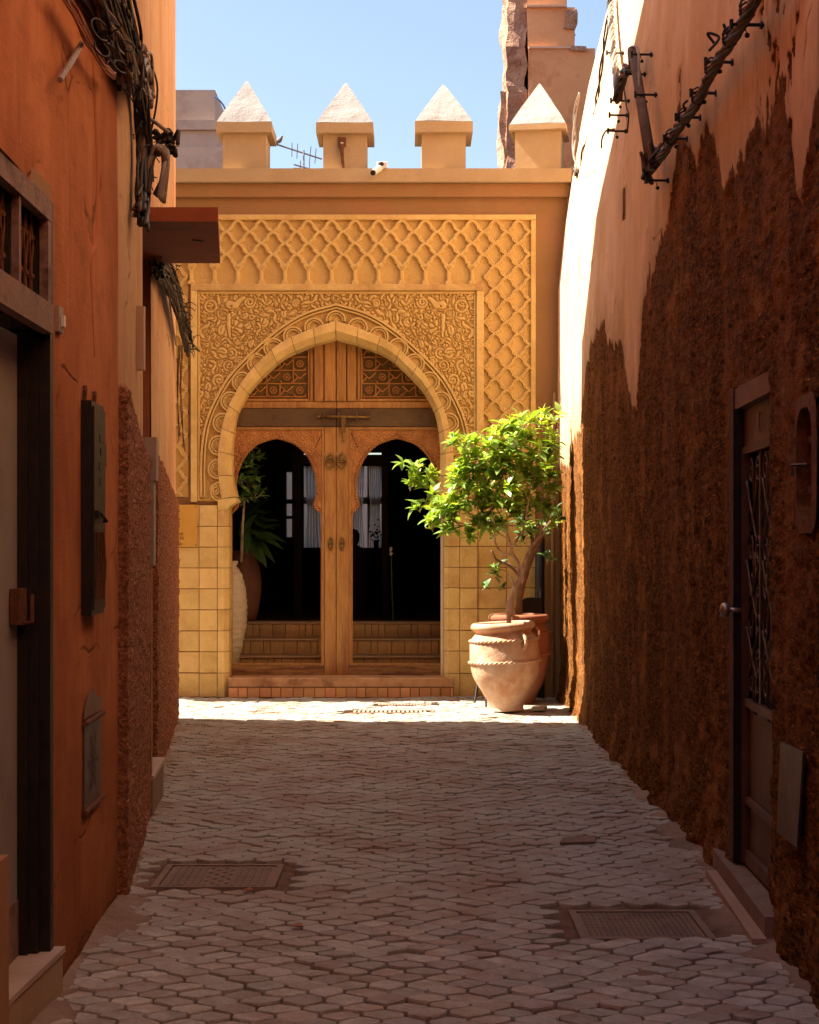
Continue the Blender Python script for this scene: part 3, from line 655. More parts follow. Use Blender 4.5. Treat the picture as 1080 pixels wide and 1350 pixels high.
wires(t, pB, 34, .07, [.008, .010, .013], [DARKC, DARKC, BROWNC, DARKC], rw, 1.0)
pC = [onleft(x_, y_, .03) for x_, y_ in ((140, 20), (152, 60), (162, 95), (176, 80), (186, 95), (186, 130))]
wires(t, pC, 22, .07, [.009, .012], [GREYC, GREYC, BROWNC], rw, 1.0)
def pw(L, off): return [onleft(a, b_, off) for a, b_ in L]
for k in range(12):   # orange wires
    L_ = [(78+k*.9, -10), (95+k*.8, 20), (112+k*.7, 52), (128+k*.6, 78), (138+k*.5, 93), (150, 100)]
    mb = MB(); mb.tube(cr([q+Vector((rw.uniform(-.006, .01), rw.uniform(-.02, .02), rw.uniform(-.012, .012))) for q in pw(L_, .06)], 6), .0045, 5); mb.build('orange_wire', ORANGEC, t, smooth=True)
mb = MB(); mb.tube(cr([onleft(107, 58, .03), onleft(95, 80, .05), onleft(79, 105, .05)], 4), .011, 8); mb.build('pipe_end', GREYC, t)
Yq = 8.45
def q3(px, py, Y=Yq): return P(px, py, Y)
for k in range(9):   # grey loop hanging above the canopy
    d = k*1.5
    L_ = [q3(176+d*.5, 284-d), q3(186+d*.7, 250), q3(196+d*.5, 215-d*.5), q3(207+d*.2, 193+d*.6), q3(219-d*.3, 196+d), q3(222-d*.8, 220+d), q3(216-d, 268-d)]
    for j in L_: j.y += rw.uniform(-.05, .05)
    mb = MB(); mb.tube(cr(L_, 7), .011, 6); mb.build('grey_loop', GREYC if k < 6 else BROWNC, t, smooth=True)
mb = MB(); mb.tube(cr([q3(183, 55, 8.7), q3(196, 78, 8.8), q3(207, 110, 9.0), q3(205, 145, 9.1), q3(196, 185, 9.2)], 8), .006, 6); mb.build('cable', DARKC, t, smooth=True)
mb = MB(); mb.tube(cr([q3(186, 150, 9), q3(203, 160), q3(223, 175)], 6), [.012, .012, .011]+[.010]*10, 6); mb.build('strap', GREYC, t, smooth=True)
for k in range(7):
    c = q3(212+rw.uniform(-10, 16), 188+rw.uniform(-12, 14), 8.5); L_ = [c+Vector((rw.uniform(-.04, .04), rw.uniform(-.04, .04), rw.uniform(-.04, .04))) for _ in range(6)]
    mb = MB(); mb.tube(cr(L_, 5), .012, 6); mb.build('tape_knot', DARKC, t, smooth=True)
mb = MB()
for k in range(60):
    x_, y_ = rw.choice([(140, 30), (165, 95), (181, 130), (182, 190), (190, 230), (150, 50), (200, 215)])
    c = onleft(x_+rw.uniform(-9, 7), y_+rw.uniform(-30, 30), .06); dv = Vector((rw.uniform(-.02, .05), rw.uniform(-.05, .05), rw.uniform(-.06, .06)))
    mb.tube([c, c+dv*.6+Vector((0, 0, .01)), c+dv], .004, 4)
mb.build('wire_ends', DARKC, t, kind='stuff')
t = thing('cable_bundle', 'dark tangled cable run with frayed ends on the left wall below the canopy', 'cables', tuple(P(225, 400, 13)), 'cable bundles on the left wall')
pD = [P(200, 344, 11.1), P(208, 352, 11.6), P(217, 368, 12.4), P(226, 392, 13.3), P(233, 415, 14.2), P(240, 440, 14.9), P(243, 455, 15.15)]
wires(t, pD, 56, .075, [.007, .009, .012], [DARKC, DARKC, BROWNC, DARKC, GREYC], rw, 1.6)
mb = MB()
for k in range(70):
    j = rw.randrange(2, 7); c = pD[j]+Vector((rw.uniform(0, .09), rw.uniform(-.2, .1), rw.uniform(-.1, .1))); dv = Vector((rw.uniform(-.02, .10), rw.uniform(-.05, .05), rw.uniform(-.07, .05)))
    mb.tube(cr([c, c+dv*.6+Vector((0, 0, .02)), c+dv], 3), .0035, 4)
mb.build('wire_ends', DARKC, t, kind='stuff')
for k in range(5):
    mb = MB(); x0 = 235+k*1.6
    L_ = [P(x0, 455, 15.2), P(x0+rw.uniform(-3, 3), 500, 15.25), P(x0+rw.uniform(-3, 3), 540, 15.25), P(x0+rw.uniform(-4, 4), 575+k*5, 15.25)]
    mb.tube(cr(L_, 8), .004, 5); mb.build('hanging_wire', [DARKC, BROWNC, GREYC][k % 3], t, smooth=True)
mb = MB(); mb.tube(cr([P(221, 350, 12.2), P(224, 400, 13), P(232, 455, 14.3)], 6), .008, 6); mb.build('cable', GREYC, t, smooth=True)

# ================================================================ RIGHT HOUSE
rh = thing('plastered_house', 'tall house along the right side whose salmon plaster has fallen off to bare brown earth', 'house', (1.8, 10, 0))
DR0, DR1, DRZ0, DRZ1 = 6.80, 7.68, .115, 2.28
# row where the plaster ends, as photo points turned into wall coordinates
bl = [(735, 612), (752, 608), (760, 590), (766, 560), (772, 500), (779, 452), (786, 434), (794, 440), (802, 448), (811, 436), (817, 444), (822, 478), (830, 505), (838, 530), (843, 470), (848, 400), (858, 370), (870, 300), (880, 286), (887, 245), (895, 190), (905, 178), (914, 182), (920, 205), (927, 208), (934, 190), (943, 196), (950, 222), (961, 232), (970, 226), (980, 212), (988, 165), (1000, 152), (1012, 146), (1020, 118), (1027, 104), (1035, 135), (1043, 200), (1050, 255), (1058, 262), (1064, 205), (1072, 165), (1080, 150), (1100, 130)]
bw = [onright(a, b_) for a, b_ in bl]; bw = sorted(((p.y, p.z) for p in bw)); bY = [p[0] for p in bw]; bZ = [p[1] for p in bw]
bY = [2.0, 5.3]+[y_ for y_ in bY if y_ > 5.3]; bZ = [3.2, 3.3]+[p[1] for p in bw if p[0] > 5.3]
def eroR(Yg, Zg):
    b0 = np.interp(Yg, bY, bZ)
    e = (b0-Zg)
    e = np.where(e > 0, np.minimum(e, .6), np.maximum(e*.8, -1.2))
    w = np.clip(Yg/10, .5, 1.5)
    e = e*.5+.16*fbm(Yg*2.3, Zg*.9, 3, 47)+.08*fbm(Yg*7, Zg*1.6, 4, 41)+.03*fbm(Yg*26, Zg*6, 3, 44)
    # scattered pock marks, upper right
    pk = vnoise(Yg*18, Zg*11, 51)*.6+vnoise(Yg*34, Zg*16, 53)*.4
    zone = np.exp(-((Yg-6.6)/.75)**4)*np.clip((Zg-2.6)/.4, 0, 1)
    e = np.maximum(e, (pk-.60)*.6-(1-zone)*.9)
    # plaster islands left inside the bare earth
    isl = fbm(Yg*1.4, Zg*.55, 4, 61)
    e = np.where(e > 0, np.minimum(e, (.36-isl)*.5), e)
    # vertical gash
    for gy, gz0, gz1, gw in ((9.35, 3.6, 4.25, .06), (11.9, 3.9, 4.15, .07), (10.7, 2.8, 3.6, .03)):
        e = np.maximum(e, .03*(1-((Yg-gy)/gw)**2)-np.where((Zg > gz0) & (Zg < gz1), .005, 1.0))
    return e
ysr = [4.3]
while ysr[-1] < 17.70: ysr.append(ysr[-1]+min(.05, .015*(ysr[-1]/6)**2))
ysr = np.array(ysr); ysr[-1] = 17.72
zsr = np.concatenate([np.arange(-.06, 6.4, .0135), np.arange(6.4, 9.2, .05)])
Yg, Zg = np.meshgrid(ysr, zsr, indexing='ij')
E = eroR(Yg, Zg)
em = np.clip(E/.03, 0, 1)
FA = np.interp(Yg, [8, 13], [1, .3])
Xg = RW(Yg, Zg)+FA*.015*2*fbm(Yg*.8, Zg*.5, 3, 70)+.014*em+em*FA*(.020*fbm(Yg*2.5, Zg*2.8, 3, 71)+.022*fbm(Yg*6, Zg*10, 3, 74))+em*.022*fbm(Yg*12, Zg*30, 3, 72)+(1-em)*.004*fbm(Yg*10, Zg*2, 3, 73)
Xg = Xg-np.clip((.40-Zg)/.40, 0, 1)**1.5*(.045+.13*fbm(Yg*3, Zg*4, 4, 75)+.05*fbm(Yg*10, Zg*14, 3, 76))          # bulging foot
# openings
hole = (Yg > DR0) & (Yg < DR1) & (Zg > -1) & (Zg < DRZ1)
hy, hz = 5.98, 1.86
hatch = ((np.abs(Yg-hy) < .15) & (np.abs(Zg-hz) < .215))
grid('wall', Xg, Yg, Zg, RWM, rh, mask=~(hole | hatch), attrs={'ero': E}, flip=True)
mm = MB(); mm.add([(1.32, -14, -.05), (1.38, 4.32, -.05), (1.40, 4.32, 9.2), (1.32, -14, 9.2)], [(0, 1, 2, 3)])
mm.build('wall', M('rear_wall_plaster', (.46, .2, .1), (.54, .26, .14), 2, .9), rh)
mm = MB(); mm.plan([(2.6, -14), (9, -14), (9, 17.75), (2.6, 17.75)], 0, 9.15); mm.plan([(1.4, -14), (2.59, -14), (2.59, 17.7), (2.4, 17.7), (1.9, 6)], 9.0, 9.3)
mm.build('inner_wall', OCHRED, rh)
REV = M('dark_reveal_earth', (.08, .035, .014), (.14, .06, .025), 12, .95, 1, 40)
mm = MB(); mm.box(1.49, 1.72, DR1-.002, DR1+.10, 0, DRZ1+.02); mm.build('door_reveal', REV, rh)
mm = MB(); mm.box(1.505, 1.72, DR0-.10, DR0+.002, 0, DRZ1+.02); mm.build('door_reveal', REV, rh)
mm = MB(); mm.plan([(1.468, DR0-.02), (1.75, DR0-.02), (1.75, DR1+.02), (1.498, DR1+.02)], DRZ1-.085, DRZ1+.01); mm.build('lintel', M('brown_lintel_wood', (.16, .07, .035), (.22, .10, .05), 9, .7, .5, 50, stretch=(3, .6, 3)), rh)
# iron door
d = thing('iron_door', 'brown iron door with a scrolled grille set in the right wall above its stone sill', 'door', (1.55, 7.2, .12))
DB = M('brown_door_paint', (.085, .038, .022), (.12, .055, .032), 8, .55, .3, 50, c3=(.17, .08, .045), pscale=4, pth=(.56, .7))
def rb(mb, y0, y1, z0, z1, x0, x1):
    mb.plan([(x0, y0), (x1, y0), (x1+.02, y1), (x0+.02, y1)], z0, z1)
XD = 1.512
for y0, y1, nm in ((DR0, DR0+.045, 'frame'), (DR1-.045, DR1, 'frame')):
    mm = MB(); rb(mm, y0+.002, y1-.002, DRZ0, DRZ1-.086, XD-.03, XD+.03); mm.build('jamb', BLACK, d)
y0, y1 = DR0+.05, DR1-.05
mm = MB(); rb(mm, y0, y1, 2.02, DRZ1-.088, XD, XD+.03); mm.build('top_panel', DB, d)
mm = MB(); mm.tube([(XD+.002, 7.22, 2.06), (XD-.003, 7.22, 2.08), (XD-.003, 7.22, 2.13), (XD+.002, 7.22, 2.15)], .006); mm.build('pull_bar', GREYP, d)
mm = MB(); rb(mm, y0, y1, 1.985, 2.018, XD-.012, XD+.03); mm.build('rail', DB, d)
mm = MB(); rb(mm, y0, y0+.05, .13, 1.984, XD-.004, XD+.03); mm.build('stile', DB, d)
mm = MB(); rb(mm, y1-.05, y1, .13, 1.984, XD-.004, XD+.03); mm.build('stile', DB, d)
for z0, z1 in ((.84, .875), (.40, .43), (.13, .19)):
    mm = MB(); rb(mm, y0+.051, y1-.051, z0, z1, XD-.010, XD+.03); mm.build('rail', DB, d)
mm = MB(); rb(mm, y0+.051, y1-.051, .436, .837, XD+.012, XD+.03); mm.build('panel', DB, d)
mm = MB(); rb(mm, y0+.051, y1-.051, .194, .397, XD+.012, XD+.03); mm.build('panel', DB, d)
mm = MB(); rb(mm, y0+.051, y1-.051, .88, 1.982, XD+.034, XD+.045); mm.build('grille_backing', BLACK, d)
GR = M('worn_grille_iron', (.06, .035, .025), (.15, .09, .065), 18, .42, .3, 60, metal=.5)
def scroll(cy, cz, r, s1, s2, turns=1.1, tail=.12):
    pts = []
    for i in range(20):
        a = i/19*turns*2*math.pi; rr = r*(1-.72*i/19)
        pts.append((cy+s1*rr*math.sin(a), cz+s2*rr*math.cos(a)))
    return [(cy-s1*r*.9, cz+s2*(-tail)), (cy-s1*r*.5, cz+s2*r*.5)]+pts
yl, yr = y0+.055, y1-.055; yc2 = (yl+yr)/2
for half in (0, 1):
    c = yl+(yr-yl)*(.25+.5*half); w = (yr-yl)*.25
    for zc, up in ((1.90, 1), (1.55, 1), (1.40, -1), (1.05, 1), (.96, 1), (1.22, -1)):
        for s_ in (-1, 1):
            pts = scroll(c+s_*w*.45, zc, w*.36, s_, up, 1.1, .14)
            mm = MB(); mm.tube([(XD+.012+.02*(p[0]-y0), p[0], p[1]) for p in pts], .0065, 5); mm.build('scroll', GR, d, smooth=True)
    for z0, z1 in ((1.58, 1.86), (1.24, 1.5), (.98, 1.2)):
        for s_ in (-1, 1):
            L_ = [(XD+.012, c+s_*w*.75, z1), (XD+.012, c+s_*w*.30, (z0+z1)/2+.03), (XD+.012, c+s_*w*.06, (z0+z1)/2-.03), (XD+.012, c+s_*w*.6, z0)]
            mm = MB(); mm.tube(cr(L_, 5), .0065, 5); mm.build('grille_bar', GR, d, smooth=True)
mm = MB(); mm.box(XD+.008, XD+.025, yc2-.01, yc2+.01, .88, 1.982); mm.build('grille_bar', GR, d)
mm = MB()
kM = Matrix.Rotation(R(-90), 4, 'Y')
mm.tube([(XD, y1-.02, 1.275), (XD-.06, y1-.02, 1.275)], .012, 8)
mm.lathe([(.0, -.012), (.030, -.008), (.036, .008), (.030, .024), (.0, .034)], (XD-.065, y1-.02, 1.275), 16, kM)
mm.build('knob', M('worn_chrome_knob', (.35, .25, .2), (.45, .35, .28), 6, .3, .1, 30, metal=.7), d, smooth=True)
t = thing('sill_stone', 'worn stone sill at the foot of the iron door', 'doorstep', (1.45, 7.2, 0))
mm = MB(); mm.plan([(1.395, 6.56), (1.75, 6.56), (1.75, 8.06), (1.465, 8.06), (1.43, 7.3)], -.03, .108); mm.build('slab', CEMENT, t)
t = thing('kerb_strip', 'pale cement kerb strip along the foot of the door sill', 'kerb', (1.4, 7.1, 0))
mm = MB(); mm.plan([(1.335, 6.5), (1.392, 6.5), (1.452, 7.9), (1.405, 7.9)], -.03, .035); mm.build('strip', M('pale_kerb_cement', (.34, .22, .15), (.42, .28, .2), 6, .9, .8, 40), t)
# meter hatch
t = thing('meter_hatch', 'rounded recess in the right wall with a metal meter flap', 'hatch', (1.45, 5.98, 1.6))
mm = MB(); mm.box(1.52, 1.54, hy-.2, hy+.2, hz-.27, hz+.27); mm.build('back', BLACK, t)
def hring(w, h, r, n=6):
    o = []
    for cx_, cz_, a0 in ((w-r, h-r, 0), (-w+r, h-r, 90), (-w+r, -h+r, 180), (w-r, -h+r, 270)):
        for i in range(n+1):
            a = R(a0+90*i/n); o.append((cx_+r*math.cos(a), cz_+r*math.sin(a)))
    return o
ro = hring(.185, .25, .10); ri = hring(.135, .20, .10)
v = [(float(RW(hy+a, hz))-.012, hy+a, hz+b_) for a, b_ in ri]+[(float(RW(hy+a, hz))-.004, hy+a, hz+b_) for a, b_ in ro]+[(1.53, hy+a, hz+b_) for a, b_ in ri]
n = len(ro); f = [(i, (i+1) % n, (i+1) % n+n, i+n) for i in range(n)]+[(i, i+2*n, (i+1) % n+2*n, (i+1) % n) for i in range(n)]
mk('rim', v, f, M('eroded_rim_earth', (.11, .045, .014), (.22, .10, .032), 16, .95, 1, 38, bdist=.02), t)
mm = MB(); mm.plan([(1.462, hy-.11), (1.475, hy-.11), (1.487, hy+.115), (1.472, hy+.115)], hz-.175, hz+.18); mm.build('flap', M('pinkish_flap_paint', (.32, .18, .14), (.40, .24, .18), 6, .6, .4, 40), t)
for zz in (hz+.09, hz-.09):
    mm = MB(); mm.box(1.45, 1.47, hy+.0, hy+.10, zz-.012, zz+.012); mm.tube([(1.455, hy+.02, zz-.03), (1.455, hy+.02, zz+.03)], .008); mm.build('hinge', STEEL, t)
mm = MB(); mm.tube([(1.45, hy+.10, hz), (1.40, hy+.13, hz), (1.40, hy+.13, hz-.04)], .008); mm.build('latch', STEEL, t)
# sheet metal flap
t = thing('sheet_metal_flap', 'bent rectangular sheet metal flap leaning on the lower right wall', 'panel', (1.42, 6.35, .45))
v = [P(1033, 978, 6.48), P(1063, 992, 6.05), P(1055, 1118, 6.10), P(1028, 1097, 6.44)]
v = [Vector((q.x-.012, q.y, q.z)) for q in v]; v2 = [q+Vector((.010, 0.004, 0)) for q in v]
mk('sheet', v+v2, [(0, 1, 2, 3), (7, 6, 5, 4), (0, 4, 5, 1), (1, 5, 6, 2), (2, 6, 7, 3), (3, 7, 4, 0)], STEEL, t)
# cables on the right wall, with iron spikes
def spike(root, q, L_=.10):
    w = Vector((float(RW(q.y, q.z))+.02, q.y, q.z)); a = q+Vector((-.035, -.01, 0))
    mm = MB(); mm.tube([a, w], .0075, 6); mm.tube([w+Vector((-.035, 0, 0)), w+Vector((-.024, 0, 0))], .017, 8)
    mm.tube([a+Vector((0, 0, -.02)), a+Vector((0, 0, .02))], .009, 6); mm.build('spike', BLACK, root)
    mm = MB(); c = q+Vector((.03, -.01, -.045)); mm.lathe([(0, -.012), (.011, -.006), (.011, .006), (0, .012)], tuple(c), 8); mm.tube([c, q+Vector((.02, 0, 0))], .0025, 4); mm.build('screw', BLACK, root)
def twisted(root, path, rad, n, wr, mats, rnd, turns=.5):
    pts = resample(cr(path, 10), step=.025)
    for k in range(n):
        L_ = []
        for i, p in enumerate(pts):
            a = i*turns*.3+2*math.pi*k/n; tt = (pts[min(i+1, len(pts)-1)]-pts[max(i-1, 0)]).normalized()
            u = tt.cross(Vector((1, 0, .1))).normalized(); w = tt.cross(u)
            j = 1+.7*mnoise.noise(Vector((i*.2, k*3, 0)))
            L_.append(p+(u*math.cos(a)+w*math.sin(a))*rad*j)
        mb = MB(); mb.tube(L_, wr, 6); mb.build('cable', mats[k % len(mats)], root, smooth=True)
t = thing('wall_cable', 'long twisted brown cable on iron spikes climbing the right wall out of the top right', 'cables', tuple(onright(900, 150)), 'cables hanging on the right wall')
pth = [onright(a, b_, .09) for a, b_ in ((1030, -60), (1004, -15), (985, 20), (960, 60), (938, 96), (922, 130), (908, 152), (892, 172), (880, 195), (866, 214), (852, 232))]
twisted(t, pth, .016, 6, .010, [BROWNC, DARKC, BROWNC, DARKC], rw)
for a, b_ in ((985, 20), (962, 57), (938, 96), (920, 134), (902, 160), (885, 187)):
    q = onright(a, b_, .09); mb = MB(); mb.tube([q+Vector((-.03*math.cos(k*.7), 0, .03*math.sin(k*.7)+.002*k)) for k in range(22)], .005, 5); mb.build('binding_wire', DARKC, t, smooth=True)
for a, b_ in ((975, 33), (940, 82), (920, 123), (900, 155), (884, 183), (860, 238)):
    spike(t, onright(a, b_, .10))
for a, b_ in ((940, 55), (900, 142), (850, 236), (955, 30), (880, 190)):
    c = onright(a, b_, .10); L_ = [c+Vector((rw.uniform(-.03, .03), rw.uniform(-.03, .03), rw.uniform(-.05, .05))) for _ in range(4)]
    mb = MB(); mb.tube(cr(L_, 6), .007, 5); mb.build('loose_wire', DARKC, t, smooth=True)
for a, b_ in ((857, 222), (868, 205)):
    for k in range(5):
        c = onright(a, b_, .09); L_ = [c+Vector((rw.uniform(-.06, .02), rw.uniform(-.05, .05), rw.uniform(-.09, .09))) for _ in range(5)]
        mb = MB(); mb.tube(cr(L_, 6), .011, 6); mb.build('knot', BROWNC if k % 2 else DARKC, t, smooth=True)
t = thing('wall_cable', 'short cable knot hanging from a wrapped strut in the sunlit upper right wall', 'cables', tuple(onright(840, 120)), 'cables hanging on the right wall')
pth = [onright(a, b_, .08) for a, b_ in ((806, -30), (805, 10), (808, 60), (813, 100), (814, 132))]
twisted(t, pth, .018, 4, .012, [GREYC, GREYC, DARKC], rw)
pth = [onright(a, b_, .10) for a, b_ in ((814, 132), (818, 112), (824, 95), (834, 85))]
twisted(t, pth, .022, 4, .014, [BROWNC, DARKC], rw)
mb = MB(); mb.tube([onright(833, 66, .10), onright(840, 100, .10), onright(848, 150, .10), onright(857, 205, .10)], [.030, .032, .034, .036], 8); mb.build('strut', M('old_wood_strut', (.09, .05, .03), (.15, .09, .06), 20, .9, .6, 60), t, smooth=True)
mb = MB(); mb.tube(cr([onright(830, 85, .10), onright(829, 66, .10), onright(836, 61, .10), onright(842, 68, .10), onright(843, 120, .10), onright(849, 180, .1), onright(856, 206, .1)], 6), .008, 6); mb.build('cable', GREYC, t, smooth=True)
for a, b_ in ((806, 70), (812, 133), (840, 72), (845, 125), (810, 152), (808, 173), (832, 98)):
    spike(t, onright(a, b_, .10))
mb = MB(); mb.tube(cr([onright(810, 170, .08), onright(800, 172, .08), onright(794, 182, .08), onright(793, 195, .08)], 6), .008, 5); mb.build('loose_wire', DARKC, t, smooth=True)
mb = MB(); mb.tube(cr([onright(822, 108, .06), onright(826, 140, .06), onright(829, 152, .06), onright(827, 175, .05)], 6), .006, 5); mb.build('loose_wire', DARKC, t, smooth=True)
t = thing('wall_cable', 'thin dark twisted cable hanging down the bright wall to a knot above the cornice', 'cables', tuple(onright(770, 215)), 'cables hanging on the right wall')
pth = [P(a, b_, y_) for a, b_, y_ in ((806, -30, 14.8), (800, 35, 14.8), (794, 80, 15), (788, 125, 15.3), (782, 165, 15.8), (770, 195, 16.2), (766, 218, 16.4))]
twisted(t, pth, .011, 2, .010, [DARKC, DARKC], rw, .8)
pth = [P(a, b_, y_) for a, b_, y_ in ((784, 170, 15.8), (782, 190, 16), (773, 210, 16.3), (763, 228, 16.5))]
mb = MB(); mb.tube(cr(pth, 6), .008, 5); mb.build('cable', DARKC, t, smooth=True)
pth = [P(a, b_, y_) for a, b_, y_ in ((764, 122, 17.0), (758, 150, 17.1), (757, 185, 17.1), (757, 205, 17.0), (765, 222, 16.8))]
twisted(t, pth, .011, 2, .010, [GREYC, GREYC], rw, .8)
for k in range(6):
    c = P(761, 227, 16.6); L_ = [c+Vector((rw.uniform(-.05, .04), rw.uniform(-.05, .05), rw.uniform(-.06, .06))) for _ in range(5)]
    mb = MB(); mb.tube(cr(L_, 6), .009, 5); mb.build('knot', DARKC if k % 2 else GREYC, t, smooth=True)
# thin crack line pipes where wall meets sky are left to the plaster
# rough render strip and dark pipe in the corner beside the gate
t = thing('corner_pipe', 'dark vertical pipe in the corner between the gate and the right wall', 'pipe', (1.40, 17.5, 0))
mb = MB(); mb.tube([(1.37, 17.52, 0), (1.37, 17.52, 1.68)], .05, 10); mb.build('pipe', BLACK, t, smooth=True)
t = thing('corner_conduit', 'slim pale conduit running up beside the dark corner pipe', 'pipe', (1.50, 17.5, 0))
mb = MB(); mb.tube([(1.505, 17.50, 0), (1.505, 17.50, 2.6), (1.53, 17.52, 3.2)], .022, 8); mb.build('pipe', OCHRED, t, smooth=True)
# ================================================================ THE GATE
gt = thing('gateway', 'golden carved gateway with horseshoe arch and merlons closing the end of the alley', 'gateway', (fx(443), FY, 0))
CX = 443.0
def mir(L): return [(2*CX-a, b) for a, b in L][::-1]
Ih = [(443, 446), (429, 449.6), (412, 454), (393, 461), (374, 470), (357, 484), (335.5, 505.5), (323.5, 522), (311.5, 547), (306.5, 575), (305, 602), (306.5, 632), (311, 655)]
Vh = [(443, 423.5), (419, 431.5), (391, 442.5), (367, 455), (347.6, 472), (327, 493.5), (310, 520), (298, 546.5), (291, 575), (288, 602), (289, 632), (293, 658)]
Eh = [(443, 402), (403, 414), (369, 434), (333, 465), (302, 498), (282.6, 532), (272, 560), (267, 590), (265.8, 620), (266, 655)]
def cur(L, step=None, n=None):
    p = [Vector((a, b)) for a, b in L]; return resample(cr(p, 10), step, n)
def full(L, step):
    h = cur(L, step); h = [(p.x, p.y) for p in h]
    return [(2*CX-a, b) for a, b in h][::-1][:-1]+h          # right foot -> apex -> left foot
# wall with the opening
Ifull = full([(a*.75+c*.25, b*.75+d*.25) for (a, b), (c, d) in zip(Ih, Vh)], 6)
wl = [(fx(-260), -.05), (fx(-260), fz(243)), (fx(748), fz(243)), (fx(748), -.05), (fx(585), -.05), (fx(585), fz(668))]
wl += [(fx(a), fz(b)) for a, b in Ifull]+[(fx(301), fz(668)), (fx(301), -.05)]
mm = MB(); mm.prism(wl, FY, FY+.42); mm.build('wall', OCHRED, gt)
mm = MB(); mm.box(fx(-260), fx(752), FY-.15, FY+.45, fz(243.5), fz(226)); o = mm.build('cornice', OCHRE, gt)
mm = MB(); mm.box(fx(-260), fx(750), FY-.07, FY-.002, fz(261), fz(244)); mm.build('cornice_band', OCHRED, gt)
# small chips and droppings along the top of the cornice
mm = MB(); mm.box(fx(463), fx(470), FY-.13, FY-.02, fz(226), fz(222.5)); mm.box(fx(470.5), fx(478), FY-.12, FY-.02, fz(226), fz(224.5)); mm.box(fx(318), fx(327), FY-.12, FY-.02, fz(226), fz(224)); mm.box(fx(388), fx(398), FY-.12, FY-.02, fz(226), fz(224.5)); mm.build('mortar_crumb', OCHRE, gt)

# ---- sebka (net) relief, made once as a periodic distance tile
PX, PY = 30.8, 29.7; AX, AY = 668.2, 306.6
hc = [(0, 0), (.07, .03), (.155, .10), (.215, .18), (.255, .265), (.27, .345), (.34, .345), (.35, .42), (.42, .425), (.44, .47), (.5, .5)]
segs = []
for ox, oy in [(i*.5, j*.5) for i in range(-3, 5) for j in range(-3, 5) if (i+j) % 2 == 0]:
    for s_ in (-1, 1):
        for a, b in zip(hc[:-1], hc[1:]): segs.append(((ox+s_*a[0])*PX, (oy+a[1])*PY, (ox+s_*b[0])*PX, (oy+b[1])*PY))
NT = 128
tx, ty = np.meshgrid(np.arange(NT)/NT*PX, np.arange(NT)/NT*PY, indexing='ij')
D = np.full((NT, NT), 99.0)
def segd(X, Y, s):
    ax, ay, bx, by = s; vx, vy = bx-ax, by-ay; t = np.clip(((X-ax)*vx+(Y-ay)*vy)/max(vx*vx+vy*vy, 1e-9), 0, 1)
    return np.hypot(X-ax-t*vx, Y-ay-t*vy)
for s_ in segs: D = np.minimum(D, segd(tx, ty, s_))
def netd(X, Y):
    u = ((X-AX)/PX) % 1*NT; v = ((Y-AY)/PY) % 1*NT; i = u.astype(int) % NT; j = v.astype(int) % NT; fu = u-np.floor(u); fv = v-np.floor(v)
    i2 = (i+1) % NT; j2 = (j+1) % NT
    return (D[i, j]*(1-fu)+D[i2, j]*fu)*(1-fv)+(D[i, j2]*(1-fu)+D[i2, j2]*fu)*fv
def ribh(d, w): return np.clip((w-d)/.9+.5, 0, 1)
def relief(name, x0, x1, y0, y1, hf, depth, mat, step=.52, mask=None, base=.0, parent=None, fxx=fx, fzz=fz, plane=FY):
    nx = int((x1-x0)/step)+1; ny = int((y1-y0)/step)+1
    X, Y = np.meshgrid(np.linspace(x0, x1, nx), np.linspace(y0, y1, ny), indexing='ij')
    H = hf(X, Y)
    sx = fxx(X); sz = fzz(Y)
    return grid(name, sx, plane-base-H*depth, sz, mat, parent or gt, mask=None if mask is None else mask(X, Y), smooth=True, flip=True)
def net_side(X, Y):
    d = netd(X, Y); w = 2.05
    h = ribh(d, w); h = h-.18*np.clip(1-d/.8, 0, 1)*(d < .8)+ .10*fbm(X*.35, Y*.35, 3, 90)
    return h
def net_top(X, Y):
    d = netd(X, Y)
    below = Y > 351.5
    d = np.where(below, 99, d)
    # colonnettes under every node of the lowest row
    u = ((X-(AX+PX/2))/PX+.5) % 1-.5; ax = np.abs(u*PX)
    col = np.where((Y > 357) & (Y < 371), ax-2.0, 99)
    cap = np.where((Y > 350) & (Y <= 358), ax-np.interp(Y, [350, 351, 353.2, 353.5, 358], [6.6, 6.6, 6.0, 5.2, 2.0]), 99)
    bs = np.where((Y >= 369.5), ax-np.interp(Y, [369.5, 371, 372.5, 374], [2.4, 2.8, 4.5, 4.5]), 99)
    h = ribh(d, 2.05)
    for q in (col, cap, bs): h = np.maximum(h, np.clip(.5-q/.9, 0, 1))
    # drilled capital
    dots = np.minimum.reduce([np.hypot(ax-2.0, Y-353.2), np.hypot(ax, Y-353.2), np.hypot(ax-.9, Y-355.6)])
    h = h-.5*np.clip(1-dots/.8, 0, 1)
    return h+.10*fbm(X*.35, Y*.35, 3, 90)
xL, xR = 2*CX-700, 700      # 186..700
relief('lattice_relief', 2*CX-637.5, 637.5, 291, 375.5, net_top, .044, GOLDC, base=.008)
relief('lattice_relief', 637.5, 699.5, 291, 660, net_side, .044, GOLDC, base=.008)
relief('lattice_relief', 2*CX-699.5, 2*CX-637.5, 291, 655, lambda X, Y: net_side(2*CX-X, Y), .044, GOLDC, base=.008)
